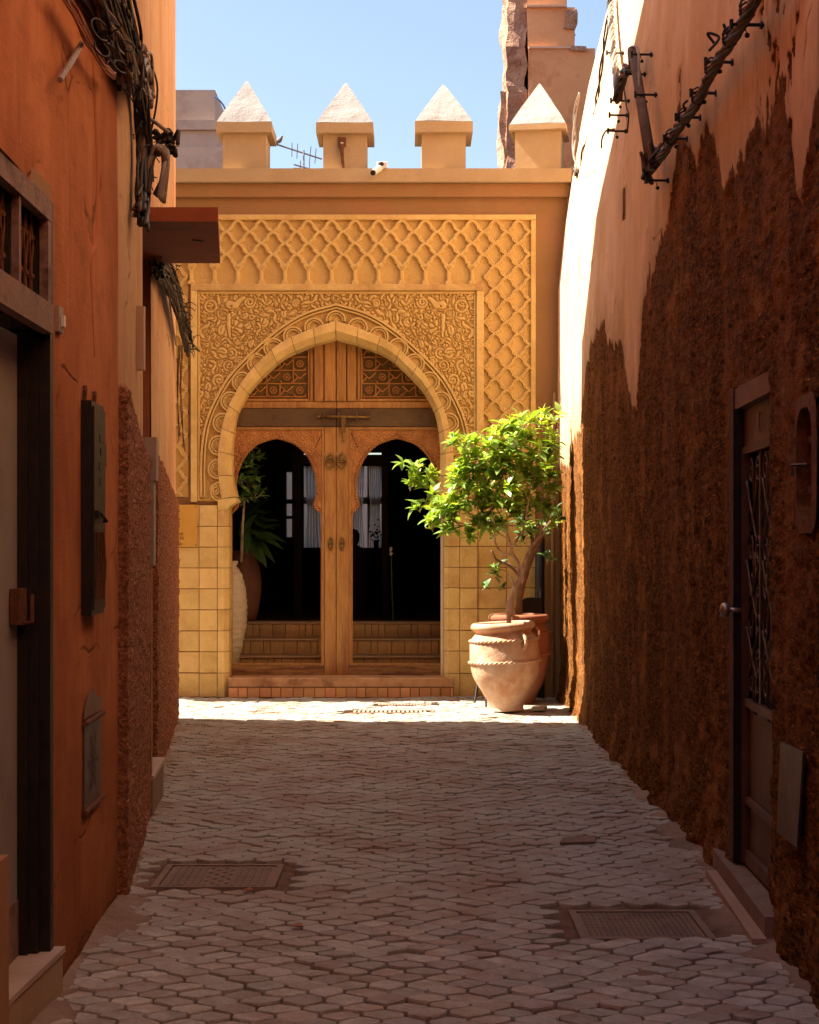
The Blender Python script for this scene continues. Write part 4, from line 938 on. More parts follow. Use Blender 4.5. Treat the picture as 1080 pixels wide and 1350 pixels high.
# frames
def strip(name, x0, x1, y0, y1, d0, d1, mat=GOLD, b=.006):
    m_ = MB(); m_.bbox(fx(x0), fx(x1), FY-d1, FY-d0, fz(y1), fz(y0), b); return m_.build(name, mat, gt)
strip('outer_frame', 2*CX-706, 706, 284, 291, -.002, .060)
strip('outer_frame', 699.5, 706, 291.3, 662, -.002, .060)
strip('outer_frame', 2*CX-706, 2*CX-699.5, 291.3, 662, -.002, .060)
strip('inner_frame', 252.5, 637.5, 375.5, 384, -.002, .064)
strip('inner_frame', 252.5, 260.5, 384.3, 662, -.002, .064); strip('inner_frame', 628, 637.5, 384.3, 662, -.002, .064)
strip('inner_moulding', 260.8, 627.7, 384.3, 388, -.002, .036, GOLDC); strip('inner_moulding', 260.8, 264, 388.3, 660, -.002, .036, GOLDC); strip('inner_moulding', 624.5, 627.7, 388.3, 660, -.002, .036, GOLDC)
# ---- spandrel carving: motifs painted one over the other, each with its own groove
def inside_curve(L, X, Y):
    # X distance limit of the arch at each row: True outside of the arch
    pts = cur(L, 4); ys_ = np.array([p.y for p in pts]); xs_ = np.array([CX-p.x for p in pts])
    w = np.interp(Y, ys_, xs_, left=-1); return np.abs(X-CX) > w
def carve(x0, x1, y0, y1, step, seed, nmot, scale=1.0, ok=None, extra=None):
    nx = int((x1-x0)/step)+1; ny = int((y1-y0)/step)+1
    gx = np.linspace(x0, x1, nx); gy = np.linspace(y0, y1, ny); H = np.zeros((nx, ny)); rs = random.Random(seed)
    def stroke(pts, w, groove=1.15):
        xs_ = [p[0] for p in pts]; ys_ = [p[1] for p in pts]; mr = max(w)+groove+.5
        i0 = max(0, int((min(xs_)-mr-x0)/step)); i1 = min(nx, int((max(xs_)+mr-x0)/step)+2); j0 = max(0, int((min(ys_)-mr-y0)/step)); j1 = min(ny, int((max(ys_)+mr-y0)/step)+2)
        if i1 <= i0 or j1 <= j0: return
        X, Y = np.meshgrid(gx[i0:i1], gy[j0:j1], indexing='ij'); q = np.full(X.shape, 99.0)
        for k in range(len(pts)-1):
            ax, ay = pts[k]; bx, by = pts[k+1]; vx, vy = bx-ax, by-ay; t = np.clip(((X-ax)*vx+(Y-ay)*vy)/max(vx*vx+vy*vy, 1e-9), 0, 1)
            q = np.minimum(q, np.hypot(X-ax-t*vx, Y-ay-t*vy)-(w[k]*(1-t)+w[k+1]*t))
        sub = H[i0:i1, j0:j1]
        h = np.clip(.5-q/.8, 0, 1)*(.80+.20*np.clip(-q/2.0, 0, 1))
        H[i0:i1, j0:j1] = np.where(q < groove*scale, h, sub)
    def dot(x, y, r):
        i0 = max(0, int((x-r-1-x0)/step)); i1 = min(nx, int((x+r+1-x0)/step)+2); j0 = max(0, int((y-r-1-y0)/step)); j1 = min(ny, int((y+r+1-y0)/step)+2)
        if i1 <= i0 or j1 <= j0: return
        X, Y = np.meshgrid(gx[i0:i1], gy[j0:j1], indexing='ij'); H[i0:i1, j0:j1] *= np.clip((np.hypot(X-x, Y-y)-r)/.7+.5, 0.15, 1)
    for m in range(nmot):
        x = rs.uniform(x0, x1); y = rs.uniform(y0, y1)
        if ok and not ok(x, y): continue
        a = rs.uniform(0, 6.283); k = rs.random(); s_ = scale*rs.uniform(.8, 1.25)
        if k < .42:      # curled leaf
            n = 9; L_ = 13*s_; c = rs.choice((-1, 1))*rs.uniform(.10, .22); px_, py_ = x, y; pts = []; w = []
            for i in range(n):
                pts.append((px_, py_)); w.append(s_*(.55+2.9*math.sin(math.pi*(i/(n-1))**.7)**1.3)); px_ += math.cos(a)*L_/n; py_ += math.sin(a)*L_/n; a += c*1.6
            stroke(pts, w, 1.0)
            for q in pts[2:7]: dot(q[0], q[1], .42*s_)
        elif k < .58:    # spiral tendril
            n = 26; r0 = rs.uniform(5.0, 8.5)*s_; c = rs.choice((-1, 1)); pts = []; w = []
            for i in range(n):
                t = i/(n-1); rr = r0*(1-.86*t); aa = a+c*t*2*math.pi*1.55; pts.append((x+rr*math.cos(aa), y+rr*math.sin(aa))); w.append(1.35*s_*(1-.2*t)+(.9 if i > n-3 else 0))
            stroke(pts, w, .95)
        elif k < .82:    # S shaped stem
            n = 12; c = rs.uniform(.2, .35); px_, py_ = x, y; pts = []; w = []
            for i in range(n):
                pts.append((px_, py_)); w.append(s_*(1.5+.5*math.sin(i))); px_ += math.cos(a)*2.0*s_; py_ += math.sin(a)*2.0*s_; a += c*math.sin(i/n*2*math.pi)*1.5
            stroke(pts, w)
        elif k < .93:    # bud with a drilled eye
            stroke([(x, y), (x+math.cos(a)*3*s_, y+math.sin(a)*3*s_)], [3.0*s_, 1.2*s_]); dot(x, y, 1.0*s_)
        else:            # trefoil
            for q in (-2.1, 0, 2.1): stroke([(x, y), (x+math.cos(a+q*.5)*6*s_, y+math.sin(a+q*.5)*6*s_)], [1.0*s_, 2.2*s_])
    if extra: extra(stroke, dot)
    return gx, gy, H
def ex(stroke, dot):
    def ring(x, y, r, w):
        stroke([(x+r*math.cos(i*.39), y+r*math.sin(i*.39)) for i in range(17)], [w]*17, .9)
    ring(294, 414, 6.6, 1.0); 
    for k in range(5): stroke([(290+k*1.9, 410+k*.4), (292+k*1.5, 417)], [.55, .55], .5)
    ring(278, 404, 7.5, 1.6)
    n = 30; stroke([(329+7.5*(1-.85*i/n)*math.cos(i*.36), 399+7.5*(1-.85*i/n)*math.sin(i*.36)) for i in range(n)], [1.5]*n, 1.0)
    stroke([(303, 402), (311, 403), (317, 396), (321, 393)], [5.5, 4.2, 3.0, 2.4]); dot(305, 404, 1.2)
    stroke([(302, 416), (302, 430), (303, 444)], [2.6, 2.4, 1.4]); dot(262, 400, .5)
gx, gy, HH = carve(264, 443.0, 388, 661, .6, 23, 2300, 1.08, extra=ex)
def spand(X, Y):
    xm = np.where(X > CX, 2*CX-X, X)
    i = np.clip((xm-264)/(gx[1]-gx[0]), 0, len(gx)-1.001); j = np.clip((Y-388)/(gy[1]-gy[0]), 0, len(gy)-1.001)
    i0 = i.astype(int); j0 = j.astype(int); fi = i-i0; fj = j-j0
    h = (HH[i0, j0]*(1-fi)+HH[i0+1, j0]*fi)*(1-fj)+(HH[i0, j0+1]*(1-fi)+HH[i0+1, j0+1]*fi)*fj
    # star medallion at the crown of the arch
    d = np.hypot(X-CX, Y-393.5); a = np.arctan2(Y-393.5, X-CX)
    star = np.clip((1.9+1.5*np.cos(5*a)-d)/.8+.5, 0, 1); ring = np.clip(1.1-np.abs(d-6.2), 0, 1)
    h = np.where(d < 8, np.maximum(ring, np.where(d < 5, 1-star*.8, 0)*.8), h)
    # smooth bed between the moulding and the voussoirs
    return h
relief('carved_spandrel', 264, 622+2.5, 388, 661, spand, .030, GOLDC, step=.62, base=.006, mask=lambda X, Y: inside_curve(Eh, X, Y))
def bed(X, Y): return .25*fbm(X*.2, Y*.2, 3, 33)
relief('scallop_bed', 262, 2*CX-262, 399, 661, bed, .01, GOLDG, step=2.0, base=.004, mask=lambda X, Y: inside_curve(Vh, X, Y) & ~inside_curve([(a-4 if b > 410 else a, b-4) for a, b in Eh], X, Y))
# mouldings along the arch
for off, w, dd in ((0, 1.5, .050), (4.2, 1.1, .044)):
    Lm = full(Eh, 5); pts = []
    for i, p in enumerate(Lm):
        a = Vector(Lm[max(i-1, 0)]); b = Vector(Lm[min(i+1, len(Lm)-1)]); t = (b-a).normalized(); n_ = Vector((t.y, -t.x))
        q = Vector(p)-n_*off*(-1); 
        c = Vector((CX, 600)); 
        if (Vector(p)+n_*off-c).length < (Vector(p)-n_*off-c).length: q = Vector(p)+n_*off
        else: q = Vector(p)-n_*off
        pts.append((fx(q.x), fz(q.y)))
    mm = MB(); mm.sweep_xz(pts, w/S, FY-dd, FY-.002, .004); mm.build('arch_moulding', GOLDC, gt)
# scallops
mid = [(443, 412.5), (423, 416), (399, 427), (375, 441), (354, 456.5), (335, 475), (317, 496), (302, 518), (290.5, 541), (284, 563), (280.5, 587), (279.5, 611), (281, 634)]
Vp = cur(Vh, n=13)[:]
me_sc = None
def scallop_mesh():
    m_ = MB()
    def arc(r, w, d0, n=12):
        pts = [(r*math.cos(a), r*math.sin(a)) for a in [math.pi*(-.04+1.08*i/n) for i in range(n+1)]]
        m_.sweep_xz([(p[0]/S, p[1]/S) for p in pts], w/S, -d0, .0, .004)
    arc(12.2, 1.2, .042); arc(9.2, .95, .034)
    # shallow bowl inside
    V = []; F = []
    for i, (r, d) in enumerate(((8.2, .016), (6.4, .002), (3.2, .006), (0.2, .010))):
        for k in range(13):
            a = math.pi*k/12; V.append((r*math.cos(a)/S, -d, r*math.sin(a)/S))
    for i in range(3):
        for k in range(12): F.append((i*13+k, i*13+k+1, (i+1)*13+k+1, (i+1)*13+k))
    m_.add(V, F)
    me = bpy.data.meshes.new('scallop'); me.from_pydata(m_.v, [], m_.f); me.update(); me.materials.append(GOLDC); return me
me_sc = scallop_mesh()
def put(name, me, x, z, ang, scale, d=0, y=FY):
    o = link(name, me, None, gt)
    o.matrix_local = Matrix.Identity(4)
    o.matrix_basis = Matrix.Translation((x, y-d, z)) @ Matrix.Rotation(-ang, 4, 'Y') @ Matrix.Diagonal((scale, 1, scale, 1))
    return o
Vc = cur(Vh, 1.0); 
tot = len(Vc); npos = 10
for k in range(npos+1):
    i = min(int(tot*(k)/(npos+.35)), tot-2); p = Vc[i]; t = (Vc[min(i+2, tot-1)]-Vc[max(i-2, 0)]).normalized()
    nrm = Vector((t.y, -t.x)); 
    if nrm.x > 0 or (k == 0): nrm = nrm if nrm.x < 0 else -nrm
    if k == 0: nrm = Vector((0, -1)); 
    for s_ in ((-1,) if k == 0 else (-1, 1)):
        xx = p.x+nrm.x*.5; yv = p.y+nrm.y*.5; nx_ = nrm.x
        if s_ == 1: xx = 2*CX-xx; nx_ = -nx_
        if k == 0: xx = CX; nx_ = 0
        ang = math.atan2(-nrm.y, nx_)-math.pi/2      # rotation in the front view
        put('scallop', me_sc, fx(xx), fz(yv), ang, 1.0, .004)
# end spirals
for s_ in (-1, 1):
    n = 40; pts = [(284+s_*0+8.5*(1-.88*i/n)*math.cos(.6-i*.36), 646+8.5*(1-.88*i/n)*math.sin(.6-i*.36)) for i in range(n)]
    pts = [((2*CX-a if s_ > 0 else a), b) for a, b in pts]
    mm = MB(); mm.sweep_xz([(fx(a), fz(b)) for a, b in pts], 1.2/S, FY-.035, FY-.002, .003); mm.build('volute', GOLDC, gt)
# voussoirs
Va = cur(Vh, n=110); Ia = cur(Ih, n=110); nv = 10
for k in range(nv):
    a0 = int(110*k/nv); a1 = int(110*(k+1)/nv)
    sub = 4; idx = [a0+(a1-a0)*q//sub for q in range(sub+1)]
    for s_ in (-1, 1):
        V = []; F = []
        g_ = .35
        for qi, i in enumerate(idx):
            vo, ii = Va[i].copy(), Ia[i].copy()
            tdir = (Va[min(i+1, 110)]-Va[max(i-1, 0)]).normalized()
            if qi == 0: vo += tdir*g_; ii += tdir*g_
            if qi == sub: vo -= tdir*g_; ii -= tdir*g_
            if k == 0 and qi == 0: vo.x = CX-.4; ii.x = CX-.4
            mid_ = vo.lerp(ii, .58)
            prof = [(vo, -.0), (vo, .052), (vo.lerp(ii, .04), .058), (mid_, .058), (ii, -.03), (ii, -.34)]
            for p, d in prof:
                x = p.x if s_ < 0 else 2*CX-p.x
                V.append((fx(x), FY-d, fz(p.y)))
        m6 = 6
        for qi in range(sub):
            for j in range(m6-1):
                q = (qi*m6+j, qi*m6+j+1, (qi+1)*m6+j+1, (qi+1)*m6+j); F.append(q if s_ > 0 else q[::-1])
        F += [tuple(range(m6)), tuple(sub*m6+j for j in range(m6-1, -1, -1))] if s_ < 0 else [tuple(range(m6-1, -1, -1)), tuple(sub*m6+j for j in range(m6))]
        mk('voussoir', V, F, GOLD, gt)
Mh = [(a*.45+c*.55, b*.45+d*.55) for (a, b), (c, d) in zip(Vh, Ih)]
def arcband(outer, inner, y0, y1, name):
    mm = MB(); mm.prism([(fx(a), fz(b)) for a, b in full(outer, 6)]+[(fx(a), fz(b)) for a, b in full(inner, 6)][::-1], y0, y1); mm.build(name, JOINT, gt)
arcband(Vh, Mh, FY-.050, FY-.001, 'arch_mortar')
Nh = [(a*.8+c*.2, b*.8+d*.2) for (a, b), (c, d) in zip(Ih, Vh)]
arcband(Mh, Nh, FY+.045, FY+.33, 'arch_mortar')
# impost bits under the arch feet
for s_ in (-1, 1):
    L_ = [(311, 656), (314, 661), (309, 664), (303, 668), (301, 672), (288, 672), (288, 659), (293, 658)]
    L_ = [((2*CX-a if s_ > 0 else a), b) for a, b in L_]
    mm = MB(); mm.prism([(fx(a), fz(b)) for a, b in (L_ if s_ < 0 else L_)], FY-.056, FY+.30); mm.build('impost', GOLD, gt)
# ---- jamb and dado blocks
rows = [666, 694, 721.2, 748.7, 776, 803.6, 831.4, 859, 887, 919]
rows_r = [666, 693, 720.5, 748, 775, 802.6, 830.6, 858, 887.5, 919]
colsL = [(187, 233, .030), (233.6, 263.2, .030), (263.8, 287.2, .052), (287.8, 302.0, .030)]
colsR = [(585.5, 605.6, .030), (606.2, 629.6, .052), (630.2, 668, .030), (668.6, 706, .030)]
rb2 = random.Random(4)
for cols, rws in ((colsL, rows), (colsR, rows_r)):
    for x0, x1, d in cols:
        for i in range(9):
            if x0 in (233.6,) and i in (0, 1): pass
            j = rb2.uniform(-.003, .003)
            mm = MB(); mm.bbox(fx(x0), fx(x1), FY-d+j, FY+.02, fz(rws[i+1])+.003, fz(rws[i])-.003, .007)
            if x0 == 287.8 or x0 == 585.5:   # splayed inner edge blocks reach back into the passage
                xi = x1 if x0 == 287.8 else x0; sg = 1 if x0 == 287.8 else -1
                mm = MB(); z0, z1 = fz(rws[i+1])+.003, fz(rws[i])-.003
                xo = fx(x0) if sg > 0 else fx(x1); xa = fx(xi)-sg*.045; xb = fx(xi)
                pl = [(xo, FY-.052+j), (xa, FY-.052+j), (xb, FY-.004), (xb, FY+.30), (xo, FY+.30)]
                if sg < 0: pl = pl[::-1]
                mm.plan(pl, z0, z1)
            mm.build('stone_block', GOLD, gt)
for a, b in ((186, 295.5), (592.5, 706)):
    mm = MB(); mm.box(fx(a), fx(b), FY-.024, FY-.001, 0, fz(664)); mm.build('block_mortar', JOINT, gt)
mm = MB(); mm.box(fx(581.5), fx(585.2), FY+.10, FY+.24, fz(893), fz(676)); mm.build('sunlit_jamb_strip', CREAM, gt)  # added cream strip paints a sunlit edge along the right jamb
# threshold: ledge and brick course
mm = MB(); mm.bbox(fx(302.2), fx(598), FY-.12, FY+.5, fz(905), fz(892.5), .01); mm.build('threshold_ledge', M('worn_ledge_stone', (.40, .20, .09), (.52, .29, .14), 7, .8, .7, 50, c3=(.26, .12, .05), pscale=4), gt)
x = 303.0
while x < 597:
    w = rb2.uniform(12, 16.5); x1 = min(x+w, 598)
    mm = MB(); mm.bbox(fx(x), fx(x1-.7), FY-.115+rb2.uniform(-.004, .004), FY+.1, fz(918.5), fz(905.8), .006); mm.build('brick', BRICK, gt); x = x1
mm = MB(); mm.box(fx(302.5), fx(598), FY-.10, FY+.1, fz(919), fz(905)); mm.build('brick_mortar', JOINT, gt)

# ---- merlons
def merlon(cx, apex, base_y, lipy, hw, sw, rot=0, depth=.50, cap_hw=None):
    yc = FY+.20; zc0 = fz(226)-.002
    Mx = Matrix.Translation((fx(cx), yc, 0)) @ Matrix.Rotation(R(rot), 4, 'Z')
    def T(v): return [Mx @ Vector(p) for p in v]
    w = sw/S; h = depth*.5
    zl, zb, za = fz(lipy), fz(base_y), fz(apex)
    b_ = MB(); b_.box(-w, w, -h, h, zc0, zl); v, f = T(b_.v), b_.f
    b_ = MB(); b_.v = [tuple(p) for p in v]; b_.f = f; st = b_.build('merlon', OCHRE, gt)
    W_ = hw/S; H_ = h+(W_-w)
    # lip + pyramid with slightly uneven plaster
    n = 12; V = []; F = []
    sides = [(-1, -1), (1, -1), (1, 1), (-1, 1)]
    rings = [(1.0, zl), (1.0, zb-.004), (.985, zb)]+[(1-t, zb+(za-zb)*t) for t in (.12, .25, .4, .55, .7, .82, .92, .97)]
    m_ = 6
    for sc, z in rings:
        for si in range(4):
            a, b = sides[si], sides[(si+1) % 4]
            for k in range(m_):
                t = k/m_; x_ = (a[0]+(b[0]-a[0])*t)*W_*sc; y_ = (a[1]+(b[1]-a[1])*t)*H_*sc
                j = .012*mnoise.noise(Vector((x_*5+cx, y_*5, z*5))); V.append((x_*(1+j), y_*(1+j), z+j*.6))
    N = 4*m_
    for r_ in range(len(rings)-1):
        for k in range(N): F.append((r_*N+k, r_*N+(k+1) % N, (r_+1)*N+(k+1) % N, (r_+1)*N+k))
    F.append(tuple((len(rings)-1)*N+k for k in range(N))); F.append(tuple(range(N-1, 2*m_-1+0, -1))+tuple(range(2*m_-1, -1, -1)))
    b_ = MB(); b_.v = [tuple(p) for p in T(V)]; b_.f = F; b_.build('cap', WHITEC, st)
    # plaster coloured lip
    b_ = MB(); e = .004
    L0 = [(-W_-e, -H_-e), (W_+e, -H_-e), (W_+e, H_+e), (-W_-e, H_+e)]
    b_.plan(L0, zl-.004, zb-.012); b_.v = [tuple(p) for p in T(b_.v)]; b_.build('cap_lip', OCHRE, st)
    return st
merlon(192, 98, 164, 178, 36, 29); merlon(323, 98, 163, 177, 36, 28.5); m2 = merlon(455, 101, 164, 178, 37, 28.5)
merlon(585, 103, 162, 177, 37.5, 29); merlon(713.5, 102, 165, 173, 37, 30, rot=-9)
t = thing('rusty_bracket', 'rusty iron bracket bolted to the front of the second merlon', 'bracket', (fx(451), FY-.06, fz(222)))
y0 = FY-.055
mm = MB(); mm.box(fx(446.5), fx(456.5), y0-.02, y0+.0, fz(195), fz(183)); mm.build('plate', RUST, t)
mm = MB(); mm.tube([(fx(451), y0-.02, fz(194)), (fx(451.5), y0-.05, fz(202)), (fx(453), y0-.03, fz(224))], [.03, .022, .014], 8); mm.build('arm', RUST, t)
mm = MB(); mm.lathe([(0, -.01), (.014, -.006), (.014, .006), (0, .01)], (fx(451.2), y0-.028, fz(191)), 8); mm.build('bolt', PLASTW, t)
t = thing('security_camera', 'small white security camera on a junction box on the cornice edge', 'camera', (fx(500), FY-.16, fz(226)))
mm = MB(); mm.bbox(fx(497.5), fx(511), FY-.20, FY-.09, fz(226.5), fz(218.5), .006); mm.build('junction_box', PLASTW, t)
mm = MB(); mm.lathe([(0, .0), (.022, .0), (.024, .012), (0, .014)], (fx(503.5), FY-.212, fz(222.5)), 12, Matrix.Rotation(R(90), 4, 'X')); mm.build('ball_joint', BLACK, t)
a_, b2 = Vector((fx(501.5), FY-.20, fz(227))), Vector((fx(493), FY-.34, fz(237)))
mm = MB(); mm.tube([a_, b2], [.032, .034], 14); mm.build('housing', PLASTW, t, smooth=False)
dv = (b2-a_).normalized(); mm = MB(); mm.tube([b2+dv*.001, b2+dv*.015], [.028, .026], 14); mm.build('lens', BLACK, t)

# brass plaque
t = thing('brass_plaque', 'brass plaque with black lettering on the blocks at the left end of the gate', 'sign', (fx(240), FY-.04, fz(722)))
mm = MB(); mm.bbox(fx(200), fx(260.5), FY-.046, FY-.031, fz(721.3), fz(665.5), .003); mm.build('plate', BRASSP, t)
def text(s_, x, z, size, y, parent, mat, align='LEFT', name='lettering'):
    cu = bpy.data.curves.new(name, 'FONT'); cu.body = s_; cu.size = size; cu.extrude = .0012; cu.align_x = align
    tmp = bpy.data.objects.new('tmp', cu); COL.objects.link(tmp); dg = bpy.context.evaluated_depsgraph_get(); dg.update()
    me = bpy.data.meshes.new_from_object(tmp.evaluated_get(dg)); bpy.data.objects.remove(tmp); me.transform(Matrix.Translation((x, y, z)) @ Matrix.Rotation(R(90), 4, 'X'))
    me.name = name; me.materials.clear(); return link(name, me, mat, parent)
text('C', fx(238.8), fz(686.5), .165, FY-.0475, t, INK, 'RIGHT'); text('DE', fx(242.5), fz(705.6), .036, FY-.0475, t, INK, 'RIGHT')
text('CES', fx(243.2), fz(711.3), .042, FY-.0475, t, INK, 'RIGHT')
mm = MB(); mm.sweep_xz([(fx(a), fz(b)) for a, b in ((233, 718), (235, 717), (237, 718), (239, 716.8), (241, 717.6))], .005, FY-.0478, FY-.0465, .001); mm.build('flourish', INK, t)
for a, b in ((259, 668), (259, 719)):
    mm = MB(); mm.lathe([(0, -.004), (.008, 0), (0, .004)], (fx(a), FY-.047, fz(b)), 8, Matrix.Rotation(R(90), 4, 'X')); mm.build('screw', BRASS, t)

# ================================================================ THE DOOR LEAVES
YD = DY                    # front of the leaf frames
def dbox(mb, x0, x1, y0, y1, d0, d1, b=.004): mb.bbox(dx(x0), dx(x1), YD-d1, YD-d0, dz(y1), dz(y0), b)
def arch_open(cx, off=0.0):
    h = [(0, 578), (12, 581), (27, 587.5), (41, 602), (50, 621), (53, 640), (52, 655), (49.5, 664), (51.5, 670), (58.5, 677)]
    h = [(a+off*min(1, max(0, (b-560)/60)) if off else a, b-(off if b < 600 else 0)) for a, b in h]
    L_ = cur([(a, b) for a, b in h], 4); L_ = [(p.x, p.y) for p in L_]
    return [(cx-a, b) for a, b in L_[::-1]]+[(cx+a, b) for a, b in L_[1:]]
def leaf_panel(X, Y): return None
gx2, gy2, H2 = carve(0, 62, 562, 690, .5, 77, 420, .8)
for side in (-1, 1):
    root = thing('tmp', None, None, (0, 0, 0)) if False else None
    base = MB()
    x_in, x_out = (427.5, 302) if side < 0 else (460, 586)       # inner and outer limits of the arched panel
    cx = 364.5 if side < 0 else 523.5
    # meeting stiles
    s0, s1 = (428, 443.2) if side < 0 else (443.8, 460)
    mm = MB(); dbox(mm, s0, s1, 563, 891, -.06, .020, .006); leaf = mm.build('door_leaf', WOOD, gt)
    # horizontal dark beam
    mm = MB(); dbox(mm, *((300, 443.2) if side < 0 else (443.8, 588)), 539, 562.4, -.05, .030, .004); mm.build('iron_band', IRONB, leaf)
    mm = MB(); dbox(mm, *((300, 443.2) if side < 0 else (443.8, 588)), 529.5, 538.6, -.05, .012, .006); mm.build('upper_rail', WOOD, leaf)
    # upper verticals
    vs = [(408.5, 413.5, .012), (414.3, 427, .030), (428, 442.8, .042)] if side < 0 else [(443.8, 456.5, .042), (457.5, 470, .030), (470.8, 475, .012)]
    for a, b, d_ in vs:
        mm = MB(); dbox(mm, a, b, 446, 529.2, -.05, d_, .010); mm.build('post', WOOD, leaf)
    # lattice panel with strapwork
    lx0, lx1 = (310, 408) if side < 0 else (475.5, 580)
    mm = MB(); mm.box(dx(lx0-8), dx(lx1+8), YD+.032, YD+.05, dz(529), dz(446)); mm.build('lattice_back', LATB, leaf)
    mm = MB(); 
    for yy_ in (526.5,): dbox(mm, lx0-6, lx1, 525.6, 528.9, -.03, .004)
    vx = lx1-2 if side < 0 else lx0
    dbox(mm, vx, vx+2, 448, 525.3, -.03, .004)
    mm.build('lattice_border', WOOD, leaf)
    mm = MB(); c = 17.5
    ox, oy = (406-2-c*.5, 523-c*.5) if side < 0 else (478+c*.5, 523-c*.5)
    sgn = -1 if side < 0 else 1
    def bar(p, q, w=1.0):
        a, b = (dx(p[0]), dz(p[1])), (dx(q[0]), dz(q[1])); mm.sweep_xz([a, b], w/SD, YD+.012, YD+.033, .002)
    for i in range(7):
        for j in range(5):
            x_ = ox+sgn*c*i; y_ = oy-c*j
            if not (lx0-6 < x_ < lx1+6) or y_ < 450: continue
            # eight fold rosette
            pr = [(x_+4.6*math.cos(k*math.pi/3), y_+4.6*math.sin(k*math.pi/3)) for k in range(7)]
            if (i+j) % 2 == 0:
                for k in range(6): bar(pr[k], pr[k+1], .55)
                for k in range(6): bar((x_, y_), ((pr[k][0]+pr[k+1][0])/2, (pr[k][1]+pr[k+1][1])/2), .4)
            bar((x_-c/2, y_+c/2), (x_+c/2, y_+c/2), .75)
            if (i*2+j) % 3: bar((x_-c/2, y_-c/2), (x_-c/2, y_+c/2), .75)
            if (i+j) % 2: bar((x_-c/2, y_-c/2+3), (x_, y_+2), .75); bar((x_, y_+2), (x_+c/2, y_-c/2+3), .75); bar((x_-c/2, y_+c/2-2), (x_-3, y_), .75)
            else: bar((x_-c/2, y_+c/2-4), (x_-5, y_+c/2), .6); bar((x_+c/2, y_+c/2-4), (x_+5, y_+c/2), .6)
    mm.build('strapwork', WOODC, leaf)
    # arched panel with the horseshoe opening
    op = arch_open(cx)
    xo0, xo1 = cx-58.5, cx+58.5
    outl = [(x_in if side < 0 else x_in, 0)]
    X0, X1 = min(x_in, x_out), max(x_in, x_out)
    poly = [(X0, 877), (X0, 566), (X1, 566), (X1, 877), (xo1, 877)]+op[::-1]+[(xo0, 877)]
    mm = MB(); mm.prism([(dx(a), dz(b)) for a, b in poly], YD+.004, YD+.04); mm.build('arched_panel', WOODC, leaf)
    # carving on the panel
    def mk_(X, Y, cx=cx, op=op, X0=X0, X1=X1):
        yy_ = np.array([b for a, b in op if a >= cx]); xx_ = np.array([a-cx for a, b in op if a >= cx])
        w = np.interp(Y, yy_, xx_, left=-1)+4.5*np.where(Y < 672, 1, .3); w = np.where(Y < 578, np.interp(Y, [571, 578], [-1, 9]), w)
        return (np.abs(X-cx) > w) & (Y > 569) & (X > X0+2.5) & (X < X1-2.5) & (Y < 672)
    def hf(X, Y, cx=cx):
        u = np.abs(X-cx); u = np.clip(62-u, 0, 61.9)*1.0
        i = np.clip(u/(gx2[1]-gx2[0]), 0, len(gx2)-1.001).astype(int); j = np.clip((Y-562)/(gy2[1]-gy2[0]), 0, len(gy2)-1.001).astype(int)
        fall = np.clip((640-Y)/25, .2, 1)
        return H2[i, j]*fall
    relief('panel_carving', X0+2, X1-2, 568, 672, hf, .009, WOODC, step=.6, mask=mk_, base=0, parent=leaf, fxx=dx, fzz=dz, plane=YD+.002)
    # rope trim
    L_ = resample([Vector((a, b)) for a, b in op], 1.2)
    for ph in (0, math.pi):
        pts = []
        for i, p in enumerate(L_):
            t_ = (L_[min(i+1, len(L_)-1)]-L_[max(i-1, 0)]).normalized(); n_ = Vector((-t_.y, t_.x)); r = 1.25
            q = p+n_*(math.cos(i*.85+ph)*r-1.2*(1 if (p+n_*2-Vector((cx, 640))).length < (p-Vector((cx, 640))).length else -1))
            pts.append((dx(q.x), YD-.002-math.sin(i*.85+ph)*r/SD, dz(q.y)))
        mm = MB(); mm.tube(pts, 1.05/SD, 5); mm.build('rope_moulding', WOODC, leaf, smooth=True)
    # frame strips round the panel
    mm = MB(); dbox(mm, X0, X1, 562.8, 566.4, -.03, .014); mm.build('moulding', WOOD, leaf)
    xi = (X1-3.0, X1) if side < 0 else (X0, X0+3.0)
    mm = MB(); dbox(mm, xi[0], xi[1], 566.8, 876.5, -.03, .012); mm.build('moulding', WOOD, leaf)
    mm = MB(); dbox(mm, X0, X1, 877, 891, -.05, .016, .003); mm.build('bottom_rail', WOODH, leaf)
    mm = MB(); dbox(mm, X0, X1, 874.6, 876.8, -.03, .006, .002); mm.build('moulding', WOOD, leaf)
    # seam of the mitred panel corner
    mx = (416, 590, 427, 567) if side < 0 else (472, 590, 461, 567)
    mm = MB(); mm.sweep_xz([(dx(mx[0]), dz(mx[1])), (dx(mx[2]), dz(mx[3]))], .003, YD-.0085, YD+.003, .001); mm.build('mitre_seam', INK, leaf)
    # knockers
    kx = 436 if side < 0 else 451
    mm = MB(); c_ = (dx(kx), dz(608))
    mm.lathe([(0, -.02), (.02, -.018), (.028, -.010), (.030, 0)], (dx(kx), YD-.025, dz(604)), 14, Matrix.Rotation(R(90), 4, 'X')@Matrix.Rotation(R(180), 4, 'X'))
    for k in range(2):
        rr, zz = ((.036, 604.5), (.050, 610))[k]
        mm.tube([(dx(kx)+rr*math.sin(a), YD-.03-.012*k, dz(zz)+rr*math.cos(a)) for a in [i/20*2*math.pi for i in range(21)]], .010, 6)
    mm.tube([(dx(kx), YD-.045, dz(616)), (dx(kx), YD-.045, dz(619.5))], [.016, .006], 6); mm.tube([(dx(kx), YD-.03, dz(600)), (dx(kx), YD-.03, dz(596.5))], [.014, .004], 6)
    mm.build('door_knocker', BRASS, leaf, smooth=True)
